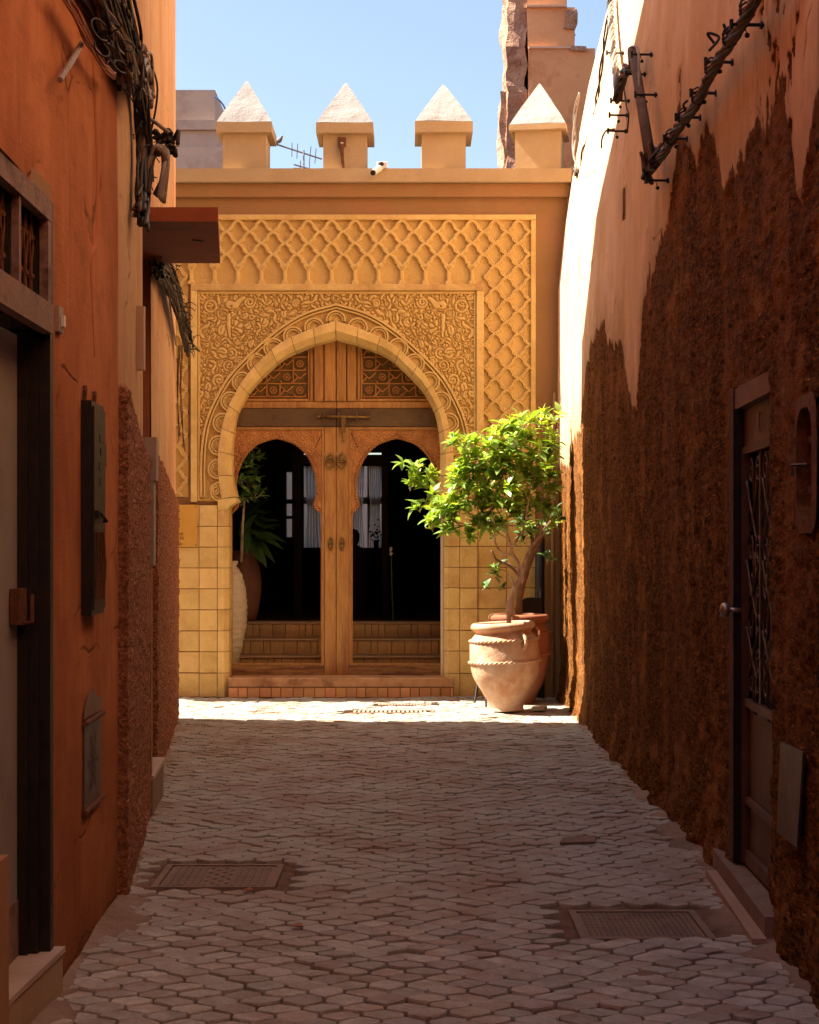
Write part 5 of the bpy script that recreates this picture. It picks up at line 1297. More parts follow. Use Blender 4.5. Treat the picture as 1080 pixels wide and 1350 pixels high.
    mm = MB(); mm.prism([(dx(kx)+a/SD, dz(b)) for a, b in ((-4, 717), (-2.6, 711), (0, 708), (2.6, 711), (4, 717), (2.8, 723), (0, 727), (-2.8, 723))], YD-.032, YD-.019)
    mm.lathe([(0, -.02), (.014, -.014), (.016, 0)], (dx(kx), YD-.038, dz(720)), 10, Matrix.Rotation(R(-90), 4, 'X')); mm.lathe([(0, -.02), (.012, -.014), (.014, 0)], (dx(kx), YD-.038, dz(714)), 10, Matrix.Rotation(R(-90), 4, 'X'))
    mm.build('lock_plate', BRASS, leaf)
# latch bolt over both leaves
t = thing('latch_bolt', 'long bronze sliding bolt across the dark band of the wooden door', 'bolt', (dx(450), YD-.05, dz(549)))
mm = MB(); mm.tube([(dx(420), YD-.055, dz(549)), (dx(487), YD-.055, dz(550.5))], 2.0/SD, 8); mm.build('rod', BRASS, t, smooth=True)
for px_ in (427.5, 447, 470.5):
    mm = MB(); mm.tube([(dx(px_)-.008, YD-.055, dz(549.6)), (dx(px_)+.008, YD-.055, dz(549.6))], 3.1/SD, 8); mm.tube([(dx(px_), YD-.04, dz(544.5)), (dx(px_), YD-.04, dz(554.5))], .006); mm.build('staple', BRASS, t)
for px_ in (420.5, 486.5):
    mm = MB(); mm.lathe([(0, -.022), (.015, -.012), (.020, 0), (.015, .012), (0, .022)], (dx(px_), YD-.055, dz(549.6)), 8, Matrix.Rotation(R(90), 4, 'Y')); mm.build('finial', BRASS, t, smooth=True)
mm = MB(); mm.bbox(dx(450), dx(456), YD-.062, YD-.036, dz(571), dz(551.5), .004); mm.tube([(dx(453), YD-.05, dz(571)), (dx(453.5), YD-.05, dz(583))], .010, 6); mm.lathe([(0, -.02), (.014, 0), (0, .02)], (dx(453), YD-.05, dz(581)), 8); mm.build('hasp', BRASS, t)
text('', 0, 0, .1, 0, t, INK) if False else None

# ================================================================ INSIDE THE GATE
hall = thing('entrance_hall', 'dark entrance hall with three tiled steps seen through the arched door openings', 'hall', (fx(443), 19, 0))
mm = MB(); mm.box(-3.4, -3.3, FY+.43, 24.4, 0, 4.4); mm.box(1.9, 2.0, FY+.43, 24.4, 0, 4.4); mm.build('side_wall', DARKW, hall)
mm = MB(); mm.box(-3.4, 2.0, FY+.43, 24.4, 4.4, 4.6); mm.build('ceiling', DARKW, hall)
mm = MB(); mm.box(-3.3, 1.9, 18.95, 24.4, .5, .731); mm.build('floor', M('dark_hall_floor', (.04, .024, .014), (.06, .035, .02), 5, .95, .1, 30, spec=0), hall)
mm = MB(); mm.box(-3.3, 1.9, FY+.43, 18.9, -.05, .205); mm.build('lobby_floor', STEPT, hall)
zs = [(18.28, .205, .385), (18.60, .385, .56), (18.92, .56, .733)]
for Ys, z0, z1 in zs:
    mm = MB(); mm.box(-2.4, 1.2, Ys+.012, Ys+.36, z0-.02, z1-.022); mm.build('step', JOINT, hall)
    x_ = -2.3
    while x_ < 1.1:
        w = rb2.choice([.075, .15, .15]) ; mm = MB(); mm.bbox(x_, x_+w-.006, Ys+rb2.uniform(-.003, .003), Ys+.03, z0+.002, z1-.024, .004); mm.build('riser_tile', STEPT, hall); x_ += w
    mm = MB(); mm.bbox(-2.4, 1.2, Ys-.018, Ys+.34, z1-.021, z1, .006); mm.build('nosing', M('worn_nosing', (.34, .21, .10), (.42, .27, .13), 8, .6, .5, 40) if Ys < 18.4 else bpy.data.materials['worn_nosing'], hall)
# back wall with an opening to a bright court, hung with a white curtain
YB = 24.4; sb = FPX/YB
def bx_(px): return (px-540)/sb
def bz_(py): return EYE+(HOR-py)/sb
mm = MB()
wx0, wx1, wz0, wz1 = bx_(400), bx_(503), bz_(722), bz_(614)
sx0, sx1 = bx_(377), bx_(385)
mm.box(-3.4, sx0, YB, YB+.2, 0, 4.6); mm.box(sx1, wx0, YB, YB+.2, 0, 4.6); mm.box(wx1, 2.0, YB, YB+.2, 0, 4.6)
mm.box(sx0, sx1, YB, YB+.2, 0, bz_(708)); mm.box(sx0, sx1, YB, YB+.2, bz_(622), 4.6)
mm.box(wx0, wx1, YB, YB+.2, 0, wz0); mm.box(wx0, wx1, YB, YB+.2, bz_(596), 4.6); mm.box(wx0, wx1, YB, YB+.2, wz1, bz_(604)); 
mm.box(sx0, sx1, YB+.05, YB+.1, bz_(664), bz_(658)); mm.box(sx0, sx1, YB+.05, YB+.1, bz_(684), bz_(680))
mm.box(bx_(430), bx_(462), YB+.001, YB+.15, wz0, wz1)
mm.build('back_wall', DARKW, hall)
mm = MB(); mm.box(wx0-.1, wx1+.1, YB-.05, YB-.001, wz1, wz1+.16); mm.build('window_head', DARKW, hall)
mm = MB(); mm.box(wx0, wx1, YB+.16, YB+.19, bz_(664), bz_(655)); mm.box(bx_(415), bx_(418), YB+.16, YB+.19, wz0, wz1); mm.box(bx_(484), bx_(488), YB+.16, YB+.19, wz0, wz1); mm.build('window_frame', GREYP, hall)
def curtain(name, x0, x1, z0, z1, y, amp, parent, seed):
    n, m = 60, 14; U, V_ = np.meshgrid(np.linspace(0, 1, n), np.linspace(0, 1, m), indexing='ij')
    gather = 1-.25*np.exp(-((V_-.45)/.25)**2)
    xc = (x0+x1)/2
    return grid(name, xc+(U-.5)*(x1-x0)*gather, y+amp*np.sin(U*38+2*np.sin(V_*3))*1.0, z0+(z1-z0)*V_, CURT, parent)
curtain('curtain', bx_(401), bx_(429), wz0, wz1, YB+.10, .02, hall, 1); curtain('curtain', bx_(463), bx_(480), wz0, wz1, YB+.10, .02, hall, 2); curtain('curtain', bx_(486), bx_(503), wz0, wz1, YB+.12, .02, hall, 3)
# bright court wall beyond
t = thing('courtyard_wall', 'pale courtyard wall glimpsed through the curtained window behind the hall', 'wall', (-1, 29, 0))
mm = MB(); mm.box(-6, 5, 29, 29.3, 0, 3.2); mm.build('wall', M('pale_court_wall', (.6, .52, .42), (.68, .6, .5), 2, .9), t)
# dark door posts standing in the hall
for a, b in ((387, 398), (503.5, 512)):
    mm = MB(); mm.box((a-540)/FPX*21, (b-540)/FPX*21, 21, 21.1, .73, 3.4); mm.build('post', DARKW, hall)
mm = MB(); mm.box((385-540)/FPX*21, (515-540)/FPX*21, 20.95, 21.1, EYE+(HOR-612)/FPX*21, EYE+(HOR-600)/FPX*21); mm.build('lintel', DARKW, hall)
# silhouettes coloured near-black: flowers in a vase, then a person's head and shoulders
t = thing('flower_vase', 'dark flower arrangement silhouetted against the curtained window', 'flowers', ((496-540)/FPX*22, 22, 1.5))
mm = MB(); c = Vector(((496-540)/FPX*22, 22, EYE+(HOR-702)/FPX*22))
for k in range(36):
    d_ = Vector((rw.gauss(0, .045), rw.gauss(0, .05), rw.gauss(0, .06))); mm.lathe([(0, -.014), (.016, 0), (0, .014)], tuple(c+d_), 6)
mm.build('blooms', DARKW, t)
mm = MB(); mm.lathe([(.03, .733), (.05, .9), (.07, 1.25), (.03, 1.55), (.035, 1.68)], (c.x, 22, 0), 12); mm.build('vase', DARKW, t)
t = thing('person_silhouette', 'dark head and shoulders of a person silhouetted against the curtained window', 'chair', ((468-540)/FPX*21.5, 21.5, .73))
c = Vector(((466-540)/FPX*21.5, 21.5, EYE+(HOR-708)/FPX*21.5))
mm = MB(); mm.lathe([(0, .105), (.05, .09), (.085, .03), (.075, -.05), (.05, -.1), (.16, -.17), (.2, -.3), (.2, -1.0), (0, -1.0)], tuple(c), 16); mm.build('back', DARKW, t, smooth=True)  # head, neck and shoulders: this silhouette stands for a person
t = thing('white_flower', 'small white blossom glimpsed in the dark behind the right door opening', 'flower', (P(516, 727, 18.8)))
mm = MB(); c = P(516, 727, 18.8)
for k in range(9): mm.lathe([(0, -.016), (.018, 0), (0, .016)], tuple(c+Vector((rw.uniform(-.02, .02), rw.uniform(-.02, .02), rw.uniform(-.05, .05)))), 6)
mm.build('petals', CURT, t); mm = MB(); mm.tube([c+Vector((0, 0, -.04)), c+Vector((.01, .02, -.5)), Vector((c.x+.02, 18.93, .74))], .006); mm.build('stem', LEAFD, t)
# jar and urn on the left
t = thing('ribbed_jar', 'tall pale ribbed jar just inside the left door opening', 'jar', (P(296, 880, 18.02).x, 18.1, .2))
pr = [(0, .205), (.07, .205), (.10, .30), (.155, .50), (.195, .72), (.205, .92), (.19, 1.12), (.15, 1.28), (.11, 1.34), (.085, 1.37), (.10, 1.40), (.10, 1.43), (.06, 1.43)]
pr2 = []
for (r0, z0), (r1, z1) in zip(pr[:-1], pr[1:]):
    n = max(2, int(abs(z1-z0)/.02))
    for k in range(n): q = k/n; z = z0+(z1-z0)*q; pr2.append((r0+(r1-r0)*q+.004*math.sin(z*90), z))
mm = MB(); mm.lathe(pr2+[pr[-1]], (P(301, 880, 18.25).x, 18.30, 0), 32); mm.build('body', JARW, t, smooth=True)
t = thing('terracotta_urn', 'tall terracotta urn holding a broad leaved plant inside the left door opening', 'urn', (P(322, 880, 18.7).x, 18.75, .73))
ux = P(318, 880, 18.9).x; uy = 19.15
mm = MB(); mm.lathe([(0, .733), (.14, .733), (.17, .85), (.205, 1.05), (.21, 1.2), (.185, 1.36), (.15, 1.47), (.14, 1.50), (.16, 1.52), (.16, 1.545), (.13, 1.545), (.12, 1.5), (0, 1.5)], (ux, uy, 0), 28); mm.build('body', M('dark_urn_clay', (.15, .055, .028), (.2, .08, .04), 5, .85), t, smooth=True)  # urn clay darker than the terracotta of the pots

# ---- leaves
def leaf_mesh(name, L_, W_, fold, droop, mat):
    V = []; F = []
    n = 5
    for i in range(n+1):
        t_ = i/n; w = W_*math.sin(math.pi*(t_**.75)*.98+.02)**.9; x_ = L_*t_; z_ = -droop*L_*t_*t_
        V += [(x_, -w, z_+fold*w), (x_, 0, z_), (x_, w, z_+fold*w)]
    for i in range(n): 
        a = i*3; F += [(a, a+3, a+4, a+1), (a+1, a+4, a+5, a+2)]
    me = bpy.data.meshes.new(name); me.from_pydata(V, [], F); me.update(); me.materials.append(mat); me.polygons.foreach_set('use_smooth', [True]*len(F)); return me
protos = [leaf_mesh('leaf', .085, .018, .35, .15, LEAF), leaf_mesh('leaf', .095, .022, .25, .30, LEAF), leaf_mesh('leaf', .070, .016, .45, .05, LEAFY), leaf_mesh('leaf', .105, .024, .3, .4, LEAF)]
def foliage(root, centres, n_whorl, rs, front_n=300, pr=protos, yc=16.3, young=True, scale=1.0, per=(6, 10), name='leaf', outward=.8):
    items = []; twigs = MB()
    for _ in range(n_whorl):
        tw = rs.random()*sum(c[2]**2 for c in centres); 
        for c in centres:
            tw -= c[2]**2
            if tw <= 0: break
        px_, py_, rr, yo = c
        d_ = Vector((rs.gauss(0, 1), rs.gauss(0, 1), rs.gauss(0, 1))).normalized()*(rs.random()**.42)
        Y = yc+yo; q = P(px_, py_, Y); rm = rr/FPX*Y; tip = q+Vector((d_.x*rm, d_.y*rm*1.25, d_.z*rm))
        stem = (Vector((d_.x*.9, d_.y*.9, d_.z*.5+.75))).normalized()
        twigs.tube([tip-stem*.09, tip], .0028, 4)
        k = rs.randint(*per)
        for i in range(k):
            az = i*2.4+rs.uniform(-.3, .3); el = rs.uniform(.2, 1.1)
            u = stem.orthogonal().normalized(); w = stem.cross(u)
            dr = (stem*math.cos(el+.3)+(u*math.cos(az)+w*math.sin(az))*math.sin(el+.3)).normalized()
            up = Vector((rs.uniform(-.5, .2), rs.uniform(-.5, .2), 1)).normalized(); sy = up.cross(dr)
            if sy.length < .1: continue
            sy.normalize(); sz = dr.cross(sy)
            M4 = Matrix((dr, sy, sz)).transposed().to_4x4(); s_ = scale*rs.uniform(.65, 1.25)
            pos = tip-stem*rs.uniform(0, .07)
            M4 = Matrix.Translation(pos) @ M4 @ Matrix.Diagonal((s_, s_*rs.uniform(.85, 1.2), s_, 1))
            top = d_.z > -.25 and rs.random() < (.62 if young else 0)
            pi_ = 2 if top else rs.choice([0, 1, 3])
            items.append((pos.y, M4, pi_))
    items.sort(key=lambda a: a[0])
    off = Matrix.Translation(-Vector(root.location))
    for y_, M4, pi_ in items[:front_n]:
        o = bpy.data.objects.new(name, pr[pi_]); COL.objects.link(o); o.parent = root; o.matrix_parent_inverse = off; o.matrix_basis = M4
    rest = {}
    for y_, M4, pi_ in items[front_n:]:
        vs = [M4 @ v.co for v in pr[pi_].vertices]; m_ = rest.setdefault(pr[pi_].materials[0].name, MB()); m_.add(vs, [tuple(p.vertices) for p in pr[pi_].polygons])
    if rest:
        V = []; F = []; MI = []; mats = list(rest)
        for mi, kname in enumerate(mats):
            b_ = rest[kname]; n0 = len(V); V += b_.v; F += [tuple(i+n0 for i in q) for q in b_.f]; MI += [mi]*len(b_.f)
        me = bpy.data.meshes.new('foliage'); me.from_pydata(V, [], F); me.update()
        for kname in mats: me.materials.append(bpy.data.materials[kname])
        me.polygons.foreach_set('material_index', MI); link('foliage', me, None, root, True, kind='stuff')
    twigs.build('twigs', BARK, root, kind='stuff')
# hall plant
hp = thing('broad_leaved_plant', 'dark green plant with long drooping leaves growing in the urn inside the gate', 'plant', (ux, uy, 1.5))
big = leaf_mesh('leaf', .42, .060, .25, .35, LEAFD)
rs = random.Random(8)
for k in range(22):
    a = rs.uniform(-1.5, 1.5) if k > 4 else rs.uniform(-.6, .3); el = rs.uniform(-.5, 1.0)
    dr = Vector((math.cos(a)*math.cos(el), -.5*abs(math.sin(a))-.2, math.sin(el))).normalized(); up = Vector((0, -.6, 1)).normalized(); sy = up.cross(dr).normalized(); sz = dr.cross(sy)
    b0 = Vector((ux+rs.uniform(-.05, .1), uy-.02, 1.62+rs.uniform(0, .35))); 
    M4 = Matrix.Translation(b0) @ Matrix((dr, sy, sz)).transposed().to_4x4() @ Matrix.Diagonal((rs.uniform(.7, 1.25),)*3+(1,))
    o = bpy.data.objects.new('leaf', big); COL.objects.link(o); o.parent = hp; o.matrix_parent_inverse = Matrix.Translation(-Vector(hp.location)); o.matrix_basis = M4
    mm = MB(); mm.tube([Vector((ux, uy, 1.5)), b0], .007, 5); mm.build('stem', LEAFD, hp)
pmid = [leaf_mesh('leaf', .12, .024, .3, .2, LEAF), leaf_mesh('leaf', .13, .028, .3, .3, LEAFD), leaf_mesh('leaf', .12, .026, .3, .1, LEAF), leaf_mesh('leaf', .14, .03, .3, .3, LEAFD)]
hp2 = thing('hall_shrub', 'leafy green shrub reaching up behind the left door opening above the urn', 'shrub', (P(322, 700, 18.3).x, 18.3, 1.55))
foliage(hp2, [(328, 600, 18, 0), (322, 625, 20, 0), (318, 655, 20, 0), (332, 645, 16, 0), (340, 595, 9, 0)], 34, random.Random(3), 200, pmid, 18.25, False, 1.0, (5, 8))
mm = MB(); mm.tube([P(318, 740, 18.9), P(320, 690, 18.5), P(325, 620, 18.3)], [.02, .015, .008], 6); mm.build('trunk', BARK, hp2)

# ================================================================ POTS AND TREES BEFORE THE GATE
def pot(name, label, cx, Yc, rtop, rmax, rbot, H, z0, mat, tilt=0, handle=True, cat='pot'):
    c = Vector(((cx-540)/FPX*Yc, Yc, z0)); t = thing(name, label, cat, tuple(c), 'terracotta pots before the gate')
    Mx = Matrix.Rotation(R(tilt), 4, 'Y')
    hs = [(rbot, 0), (rbot*1.03, .03), (rbot*1.25, .12), (rbot*1.55, .22), (rmax*.93, .40), (rmax, .56), (rmax*.985, .68), (rmax*.95, .80), (rtop*.93, .88), (rtop*.98, .91), (rtop*1.06, .935), (rtop*1.08, .96), (rtop*1.05, .985), (rtop*.97, 1.0), (rtop*.90, .985), (rtop*.86, .93), (rtop*.84, .88)]
    hs = [(0, 0)]+hs
    pf = cr([Vector((a, b*H, 0)) for a, b in hs], 4); pf = [(max(0, p.x), p.y) for p in pf]
    seg = 48; V = []; F = []
    for r, z in pf:
        for k in range(seg):
            a = 2*math.pi*k/seg; n_ = 1+.012*mnoise.noise(Vector((math.cos(a)*1.5, math.sin(a)*1.5, z*4+cx)))
            p = Mx @ Vector((r*n_*math.cos(a), r*n_*math.sin(a), z)); V.append(tuple(c+p))
    for i in range(len(pf)-1):
        for k in range(seg): k2 = (k+1) % seg; F.append((i*seg+k, i*seg+k2, (i+1)*seg+k2, (i+1)*seg+k))
    mk('body', V, F, mat, t, True)
    def rat(zf): return float(np.interp(zf, [p[1]/H for p in pf[:len(pf)-14]], [p[0] for p in pf[:len(pf)-14]]))
    for zf, rr in ((.80, 1.005), (.56, 1.005)):
        r_ = rat(zf)*rr
        for ph in (0, math.pi):
            L_ = []
            for k in range(181):
                a = 2*math.pi*k/180; q = k*.80+ph; rd = r_+.004+.008*math.cos(q); L_.append(c+Mx @ Vector((rd*math.cos(a), rd*math.sin(a), zf*H+.008*math.sin(q))))
            mm = MB(); mm.tube(L_, .0085, 5, False); mm.build('rope_band', mat, t, smooth=True)
    if handle:
        a = R(-58); r_ = rat(.8); pts = []
        for k in range(9):
            q = math.pi*k/8; rd = r_-.005+.055*math.sin(q); pts.append(c+Mx @ Vector((rd*math.cos(a), rd*math.sin(a), (.87-.17*k/8)*H)))
        mm = MB(); mm.tube(cr(pts, 3), .018, 8); mm.build('handle', mat, t, smooth=True)
    mm = MB(); V2 = [tuple(c+Mx @ Vector((rtop*.86*math.cos(k*math.pi/12), rtop*.86*math.sin(k*math.pi/12), .90*H+.01*math.sin(k)))) for k in range(24)]
    mm.add(V2, [tuple(range(24))]); mm.build('soil', SOIL, t)
    return t
pot('terracotta_pot', 'large pale terracotta pot with two rope bands in the sun, holding the front citrus tree', 669, 16.02, .287, .335, .15, .845, .012, TERRA, -3.0)
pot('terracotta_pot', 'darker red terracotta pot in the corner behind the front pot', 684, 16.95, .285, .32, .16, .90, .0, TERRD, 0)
def branchy(root, limbs, Y0, mat=BARK):
    for L_ in limbs:
        pts = [P(a, b, Y0+yo) for a, b, r, yo in L_]; rr = [r for a, b, r, yo in L_]
        # knobbly interpolation
        p2 = cr(pts, 6); r2 = list(np.interp(np.linspace(0, len(rr)-1, len(p2)), range(len(rr)), rr)); r2 = [r*(1+.16*mnoise.noise(p*14)) for r, p in zip(r2, p2)]
        mm = MB(); mm.tube(p2, r2, 10); mm.build('trunk' if rr[0] > .03 else 'limb', mat, root, smooth=True)
ct = thing('citrus_tree', 'sunlit citrus tree with a crooked pale trunk in the pale terracotta pot', 'tree', tuple(P(672, 828, 16.02)))
branchy(ct, [
    [(672, 838, 0.0266, 0), (671, 815, 0.0252, 0), (673, 797, 0.0340, 0), (675, 785, 0.0296, 0), (683, 768, 0.0296, 0), (689, 757, 0.0266, 0)],
    [(688, 760, 0.0222, 0), (692, 742, 0.0207, 0), (700, 722, 0.0178, .05), (712, 708, 0.0148, .08), (724, 698, 0.0104, .1)],
    [(686, 768, 0.0207, 0), (684, 745, 0.0192, 0), (676, 730, 0.0178, -.05), (674, 718, 0.0148, -.05)],
    [(676, 732, 0.0133, -.05), (662, 728, 0.0104, -.05), (653, 715, 0.0081, -.08), (652, 690, 0.0067, -.1), (645, 660, 0.0052, -.1)],
    [(675, 722, 0.0118, -.05), (684, 708, 0.0096, -.08), (692, 692, 0.0081, -.1), (697, 660, 0.0067, -.08), (700, 635, 0.0052, 0)],
    [(675, 720, 0.0104, 0), (668, 700, 0.0074, .1), (655, 670, 0.0059, .1), (630, 640, 0.0044, .1)],
    [(676, 733, 0.0089, -.05), (670, 712, 0.0067, .0), (640, 695, 0.0059, 0), (600, 688, 0.0044, 0), (575, 672, 0.0037, .1)],
    [(674, 790, 0.0192, 0), (679, 778, 0.0148, -.02), (674, 762, 0.0074, -.03), (668, 757, 0.0052, -.03)],
    [(712, 708, 0.0089, .08), (716, 670, 0.0067, .1), (715, 610, 0.0052, .1), (720, 560, 0.0037, .1)],
    [(697, 660, 0.0059, -.08), (680, 620, 0.0044, 0), (670, 590, 0.0030, 0)],
], 16.02)
cc = [(640, 605, 34, 0), (612, 592, 22, 0), (600, 575, 12, -.05), (668, 582, 32, 0), (690, 566, 27, 0), (708, 552, 18, 0), (733, 552, 11, 0), (725, 580, 20, 0), (705, 612, 34, 0), (665, 640, 40, 0), (625, 645, 26, 0), (600, 662, 20, 0), (575, 683, 15, 0), (592, 690, 14, 0), (645, 682, 24, .05), (690, 672, 26, .1), (722, 640, 18, .05), (720, 668, 12, .1), (735, 690, 8, .2), (618, 700, 10, 0), (560, 665, 9, .3), (740, 600, 8, 0), (608, 625, 22, -.1), (588, 668, 18, -.05), (630, 670, 22, -.05), (655, 600, 26, -.1), (570, 690, 10, -.1), (550, 612, 17, 1.05), (563, 628, 16, 1.05), (541, 636, 12, 1.05), (567, 652, 15, .9), (532, 606, 9, 1.05), (553, 662, 11, .9), (572, 672, 12, .6)]
foliage(ct, cc, 385, random.Random(12), 300, protos, 16.05, True, 1.20, (6, 9))
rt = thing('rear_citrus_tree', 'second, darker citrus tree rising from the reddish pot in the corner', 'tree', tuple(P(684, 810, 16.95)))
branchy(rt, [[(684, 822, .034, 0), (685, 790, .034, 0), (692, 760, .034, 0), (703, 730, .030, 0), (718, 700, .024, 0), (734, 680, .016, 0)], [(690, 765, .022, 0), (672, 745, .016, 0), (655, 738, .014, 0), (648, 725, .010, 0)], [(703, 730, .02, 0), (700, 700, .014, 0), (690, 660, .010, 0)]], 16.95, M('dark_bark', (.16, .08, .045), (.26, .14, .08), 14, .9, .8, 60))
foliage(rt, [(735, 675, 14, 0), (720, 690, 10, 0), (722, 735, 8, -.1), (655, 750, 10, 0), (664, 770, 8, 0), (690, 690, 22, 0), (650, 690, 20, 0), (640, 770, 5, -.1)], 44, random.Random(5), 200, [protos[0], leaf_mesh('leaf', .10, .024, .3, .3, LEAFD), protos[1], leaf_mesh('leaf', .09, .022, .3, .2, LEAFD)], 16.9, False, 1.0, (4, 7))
# folding chair tucked behind the pots
ch = thing('black_chair', 'black chair half hidden behind the two pots', 'chair', (1.0, 17.2, 0))
mm = MB(); c = P(700, 797, 17.35); mm.prism([(c.x+a, c.z+b) for a, b in ((-.12, -.16), (-.11, .02), (-.07, .065), (0, .075), (.09, .07), (.12, .04), (.12, -.16))], 17.33, 17.36); mm.build('backrest', BLACK, ch)
x0 = P(627, 900, 17.1).x
for a, b, y_ in ((P(636, 860, 17.15), P(626, 918, 16.95), 0), (P(638, 870, 16.9), P(641, 924, 16.55), 0), (P(712, 810, 17.35), P(716, 905, 17.4), 0), (P(690, 810, 17.35), P(692, 905, 17.4), 0)):
    b.z = 0; mm = MB(); mm.tube([a, b], .011, 8); mm.build('leg', BLACK, ch)
c0 = P(636, 858, 17.1); mm = MB(); mm.box(c0.x-.02, P(712, 858, 17.1).x, 16.95, 17.36, c0.z-.02, c0.z+.01); mm.build('seat', BLACK, ch)
for a in (690, 712):
    q = P(a, 800, 17.35); mm = MB(); mm.tube([q, Vector((q.x, 17.35, .45))], .011, 8); mm.build('upright', BLACK, ch)
# loose things by the pot
t = thing('broken_slab', 'flat broken pale slab lying on the sunlit ground beside the pot', 'slab', tuple(P(715, 935, 16)))
mm = MB(); z_ = .012
mm.plan([(P(699, 938, 16.1).x, 15.95), (P(716, 936, 16.1).x, 16.0), (P(720, 930, 16.3).x, 16.15), (P(702, 932, 16.2).x, 16.1)], z_, z_+.03); mm.build('slab', PAPER, t)

# ================================================================ ON THE GROUND
def cover(name, label, x0, x1, y0, y1, z, kind):
    t = thing(name, label, 'manhole cover', ((x0+x1)/2, (y0+y1)/2, z), 'iron covers in the paving')
    mm = MB(); w = .03
    for a in ((x0, x1, y0, y0+w), (x0, x1, y1-w, y1), (x0, x0+w, y0+w, y1-w), (x1-w, x1, y0+w, y1-w)): mm.box(*a, z-.03, z+.006)
    mm.build('frame', IRONC, t)
    mm = MB(); mm.box(x0+w+.004, x1-w-.004, y0+w+.004, y1-w-.004, z-.03, z-.002); mm.build('plate', IRONC, t)
    mm = MB(); nx, ny = 14, 9
    if kind == 1:
        for i in range(nx):
            for j in range(ny):
                x_ = x0+w+.02+(x1-x0-2*w-.04)*(i+.5)/nx; y_ = y0+w+.02+(y1-y0-2*w-.04)*(j+.5)/ny
                if abs(i-6.5) < 2.2: 
                    if (i+j) % 2: mm.box(x_-.010, x_+.010, y_-.014, y_+.014, z-.002, z+.003)
                else: mm.box(x_-.011, x_+.011, y_-.022, y_+.022, z-.002, z+.004)
    else:
        for i in range(20):
            for j in range(16):
                x_ = x0+w+.012+(x1-x0-2*w-.024)*(i+.5)/20; y_ = y0+w+.012+(y1-y0-2*w-.024)*(j+.5)/16
                mm.box(x_-.007, x_+.007, y_-.010, y_+.010, z-.002, z+.003)
    mm.build('studs', IRONC, t, kind='stuff')
    return t
zz = float(und(-.9, 7.9)); cover('manhole_cover', 'rectangular cast iron cover with raised bars, set in the left side of the paving', -1.185, -.615, 7.62, 8.18, zz-.006, 1)
zz = float(und(.95, 6.9)); cover('manhole_cover', 'dusty studded iron cover in the right side of the paving near the door sill', .68, 1.22, 6.62, 7.15, zz-.008, 2)
def grate(label, xs0, xs1, y0, y1, group=None):
    t = thing('drain_grate', label, 'drain grate', ((xs0+xs1)/2, (y0+y1)/2, 0), 'drain grates before the gate'); z = float(und((xs0+xs1)/2, (y0+y1)/2))
    mm = MB(); mm.box(xs0, xs1, y0, y1, z-.04, z-.006); mm.build('pit', BLACK, t)
    mm = MB(); mm.box(xs0-.03, xs1+.03, y0-.02, y0, z-.02, z+.004); mm.box(xs0-.03, xs1+.03, y1, y1+.02, z-.02, z+.004)
    n = 17
    for k in range(n): x_ = xs0+(xs1-xs0)*(k+.5)/n; mm.box(x_-.012, x_+.012, y0, y1, z-.02, z+.003)
    mm.build('bars', M('sunlit_grate_iron', (.30, .20, .14), (.4, .28, .2), 8, .7) if 'sunlit' in label else IRONC, t)  # sunlight put into the colour: paler iron for the sunlit grate
grate('sunlit drain grate in the bright strip of paving before the gate', -.55, .17, 16.0, 16.2); grate('drain grate in the shadow close to the gate threshold', -.32, .22, 16.74, 16.9)
t = thing('flat_litter', 'flat grey scrap lying on the paving on the right', 'litter', tuple(P(755, 1110, 8.8)))
q = P(758, 1110, 8.86); z_ = float(und(q.x, 8.8))+.004
mm = MB(); mm.plan([(q.x-.09, 8.76), (q.x+.10, 8.80), (q.x+.13, 8.98), (q.x-.06, 8.92)], z_, z_+.010); mm.build('scrap', PAPER if False else CEMENT, t)
dl = [(327, 1179), (392, 1228), (848, 1139), (900, 1186)]
for i, (a, b) in enumerate(dl):
    Y = 3410/(b-HOR); q = P(a, b, Y); z_ = float(und(q.x, Y))+.006
    lab = ['orange dry leaf on the paving just below the barred iron cover', 'orange dry leaf on the paving right of the barred iron cover', 'tiny orange scrap on the paving left of the stone sill', 'tiny dark scrap on the paving near the studded cover'][i]
    s_ = .028 if i < 2 else .012
    o = mk('dry_leaf', [(q.x-s_, Y-s_*.6, z_), (q.x, Y-s_*.9, z_+.01), (q.x+s_, Y, z_+.004), (q.x+.2*s_, Y+s_*.9, z_+.012), (q.x-s_*.7, Y+s_*.5, z_+.003)], [(0, 1, 2, 3, 4)], DRYL, label=lab, cat='leaf', group='dry leaves on the paving')
for i, (a, b) in enumerate([(232, 973), (293, 1056), (217, 1076), (786, 1104), (783, 1020), (676, 1002)]):
    Y = 3410/(b-HOR); q = P(a, b, Y); z_ = float(und(q.x, Y))+.004
    lab = ['white scrap of paper at the foot of the far left pebbledash wall', 'small white scrap out on the paving near the left house', 'white scrap beside the small tiled doorstep', 'white crumpled scrap by the flat grey scrap', 'pale scrap beside the right wall in shade', 'pale pebble in the middle of the far paving'][i]
    mk('paper_scrap', [(q.x-.014, Y-.012, z_), (q.x+.014, Y-.014, z_+.004), (q.x+.018, Y+.012, z_+.012), (q.x-.01, Y+.014, z_+.006)], [(0, 1, 2, 3)], PAPER, label=lab, cat='litter', group='pale scraps on the paving')

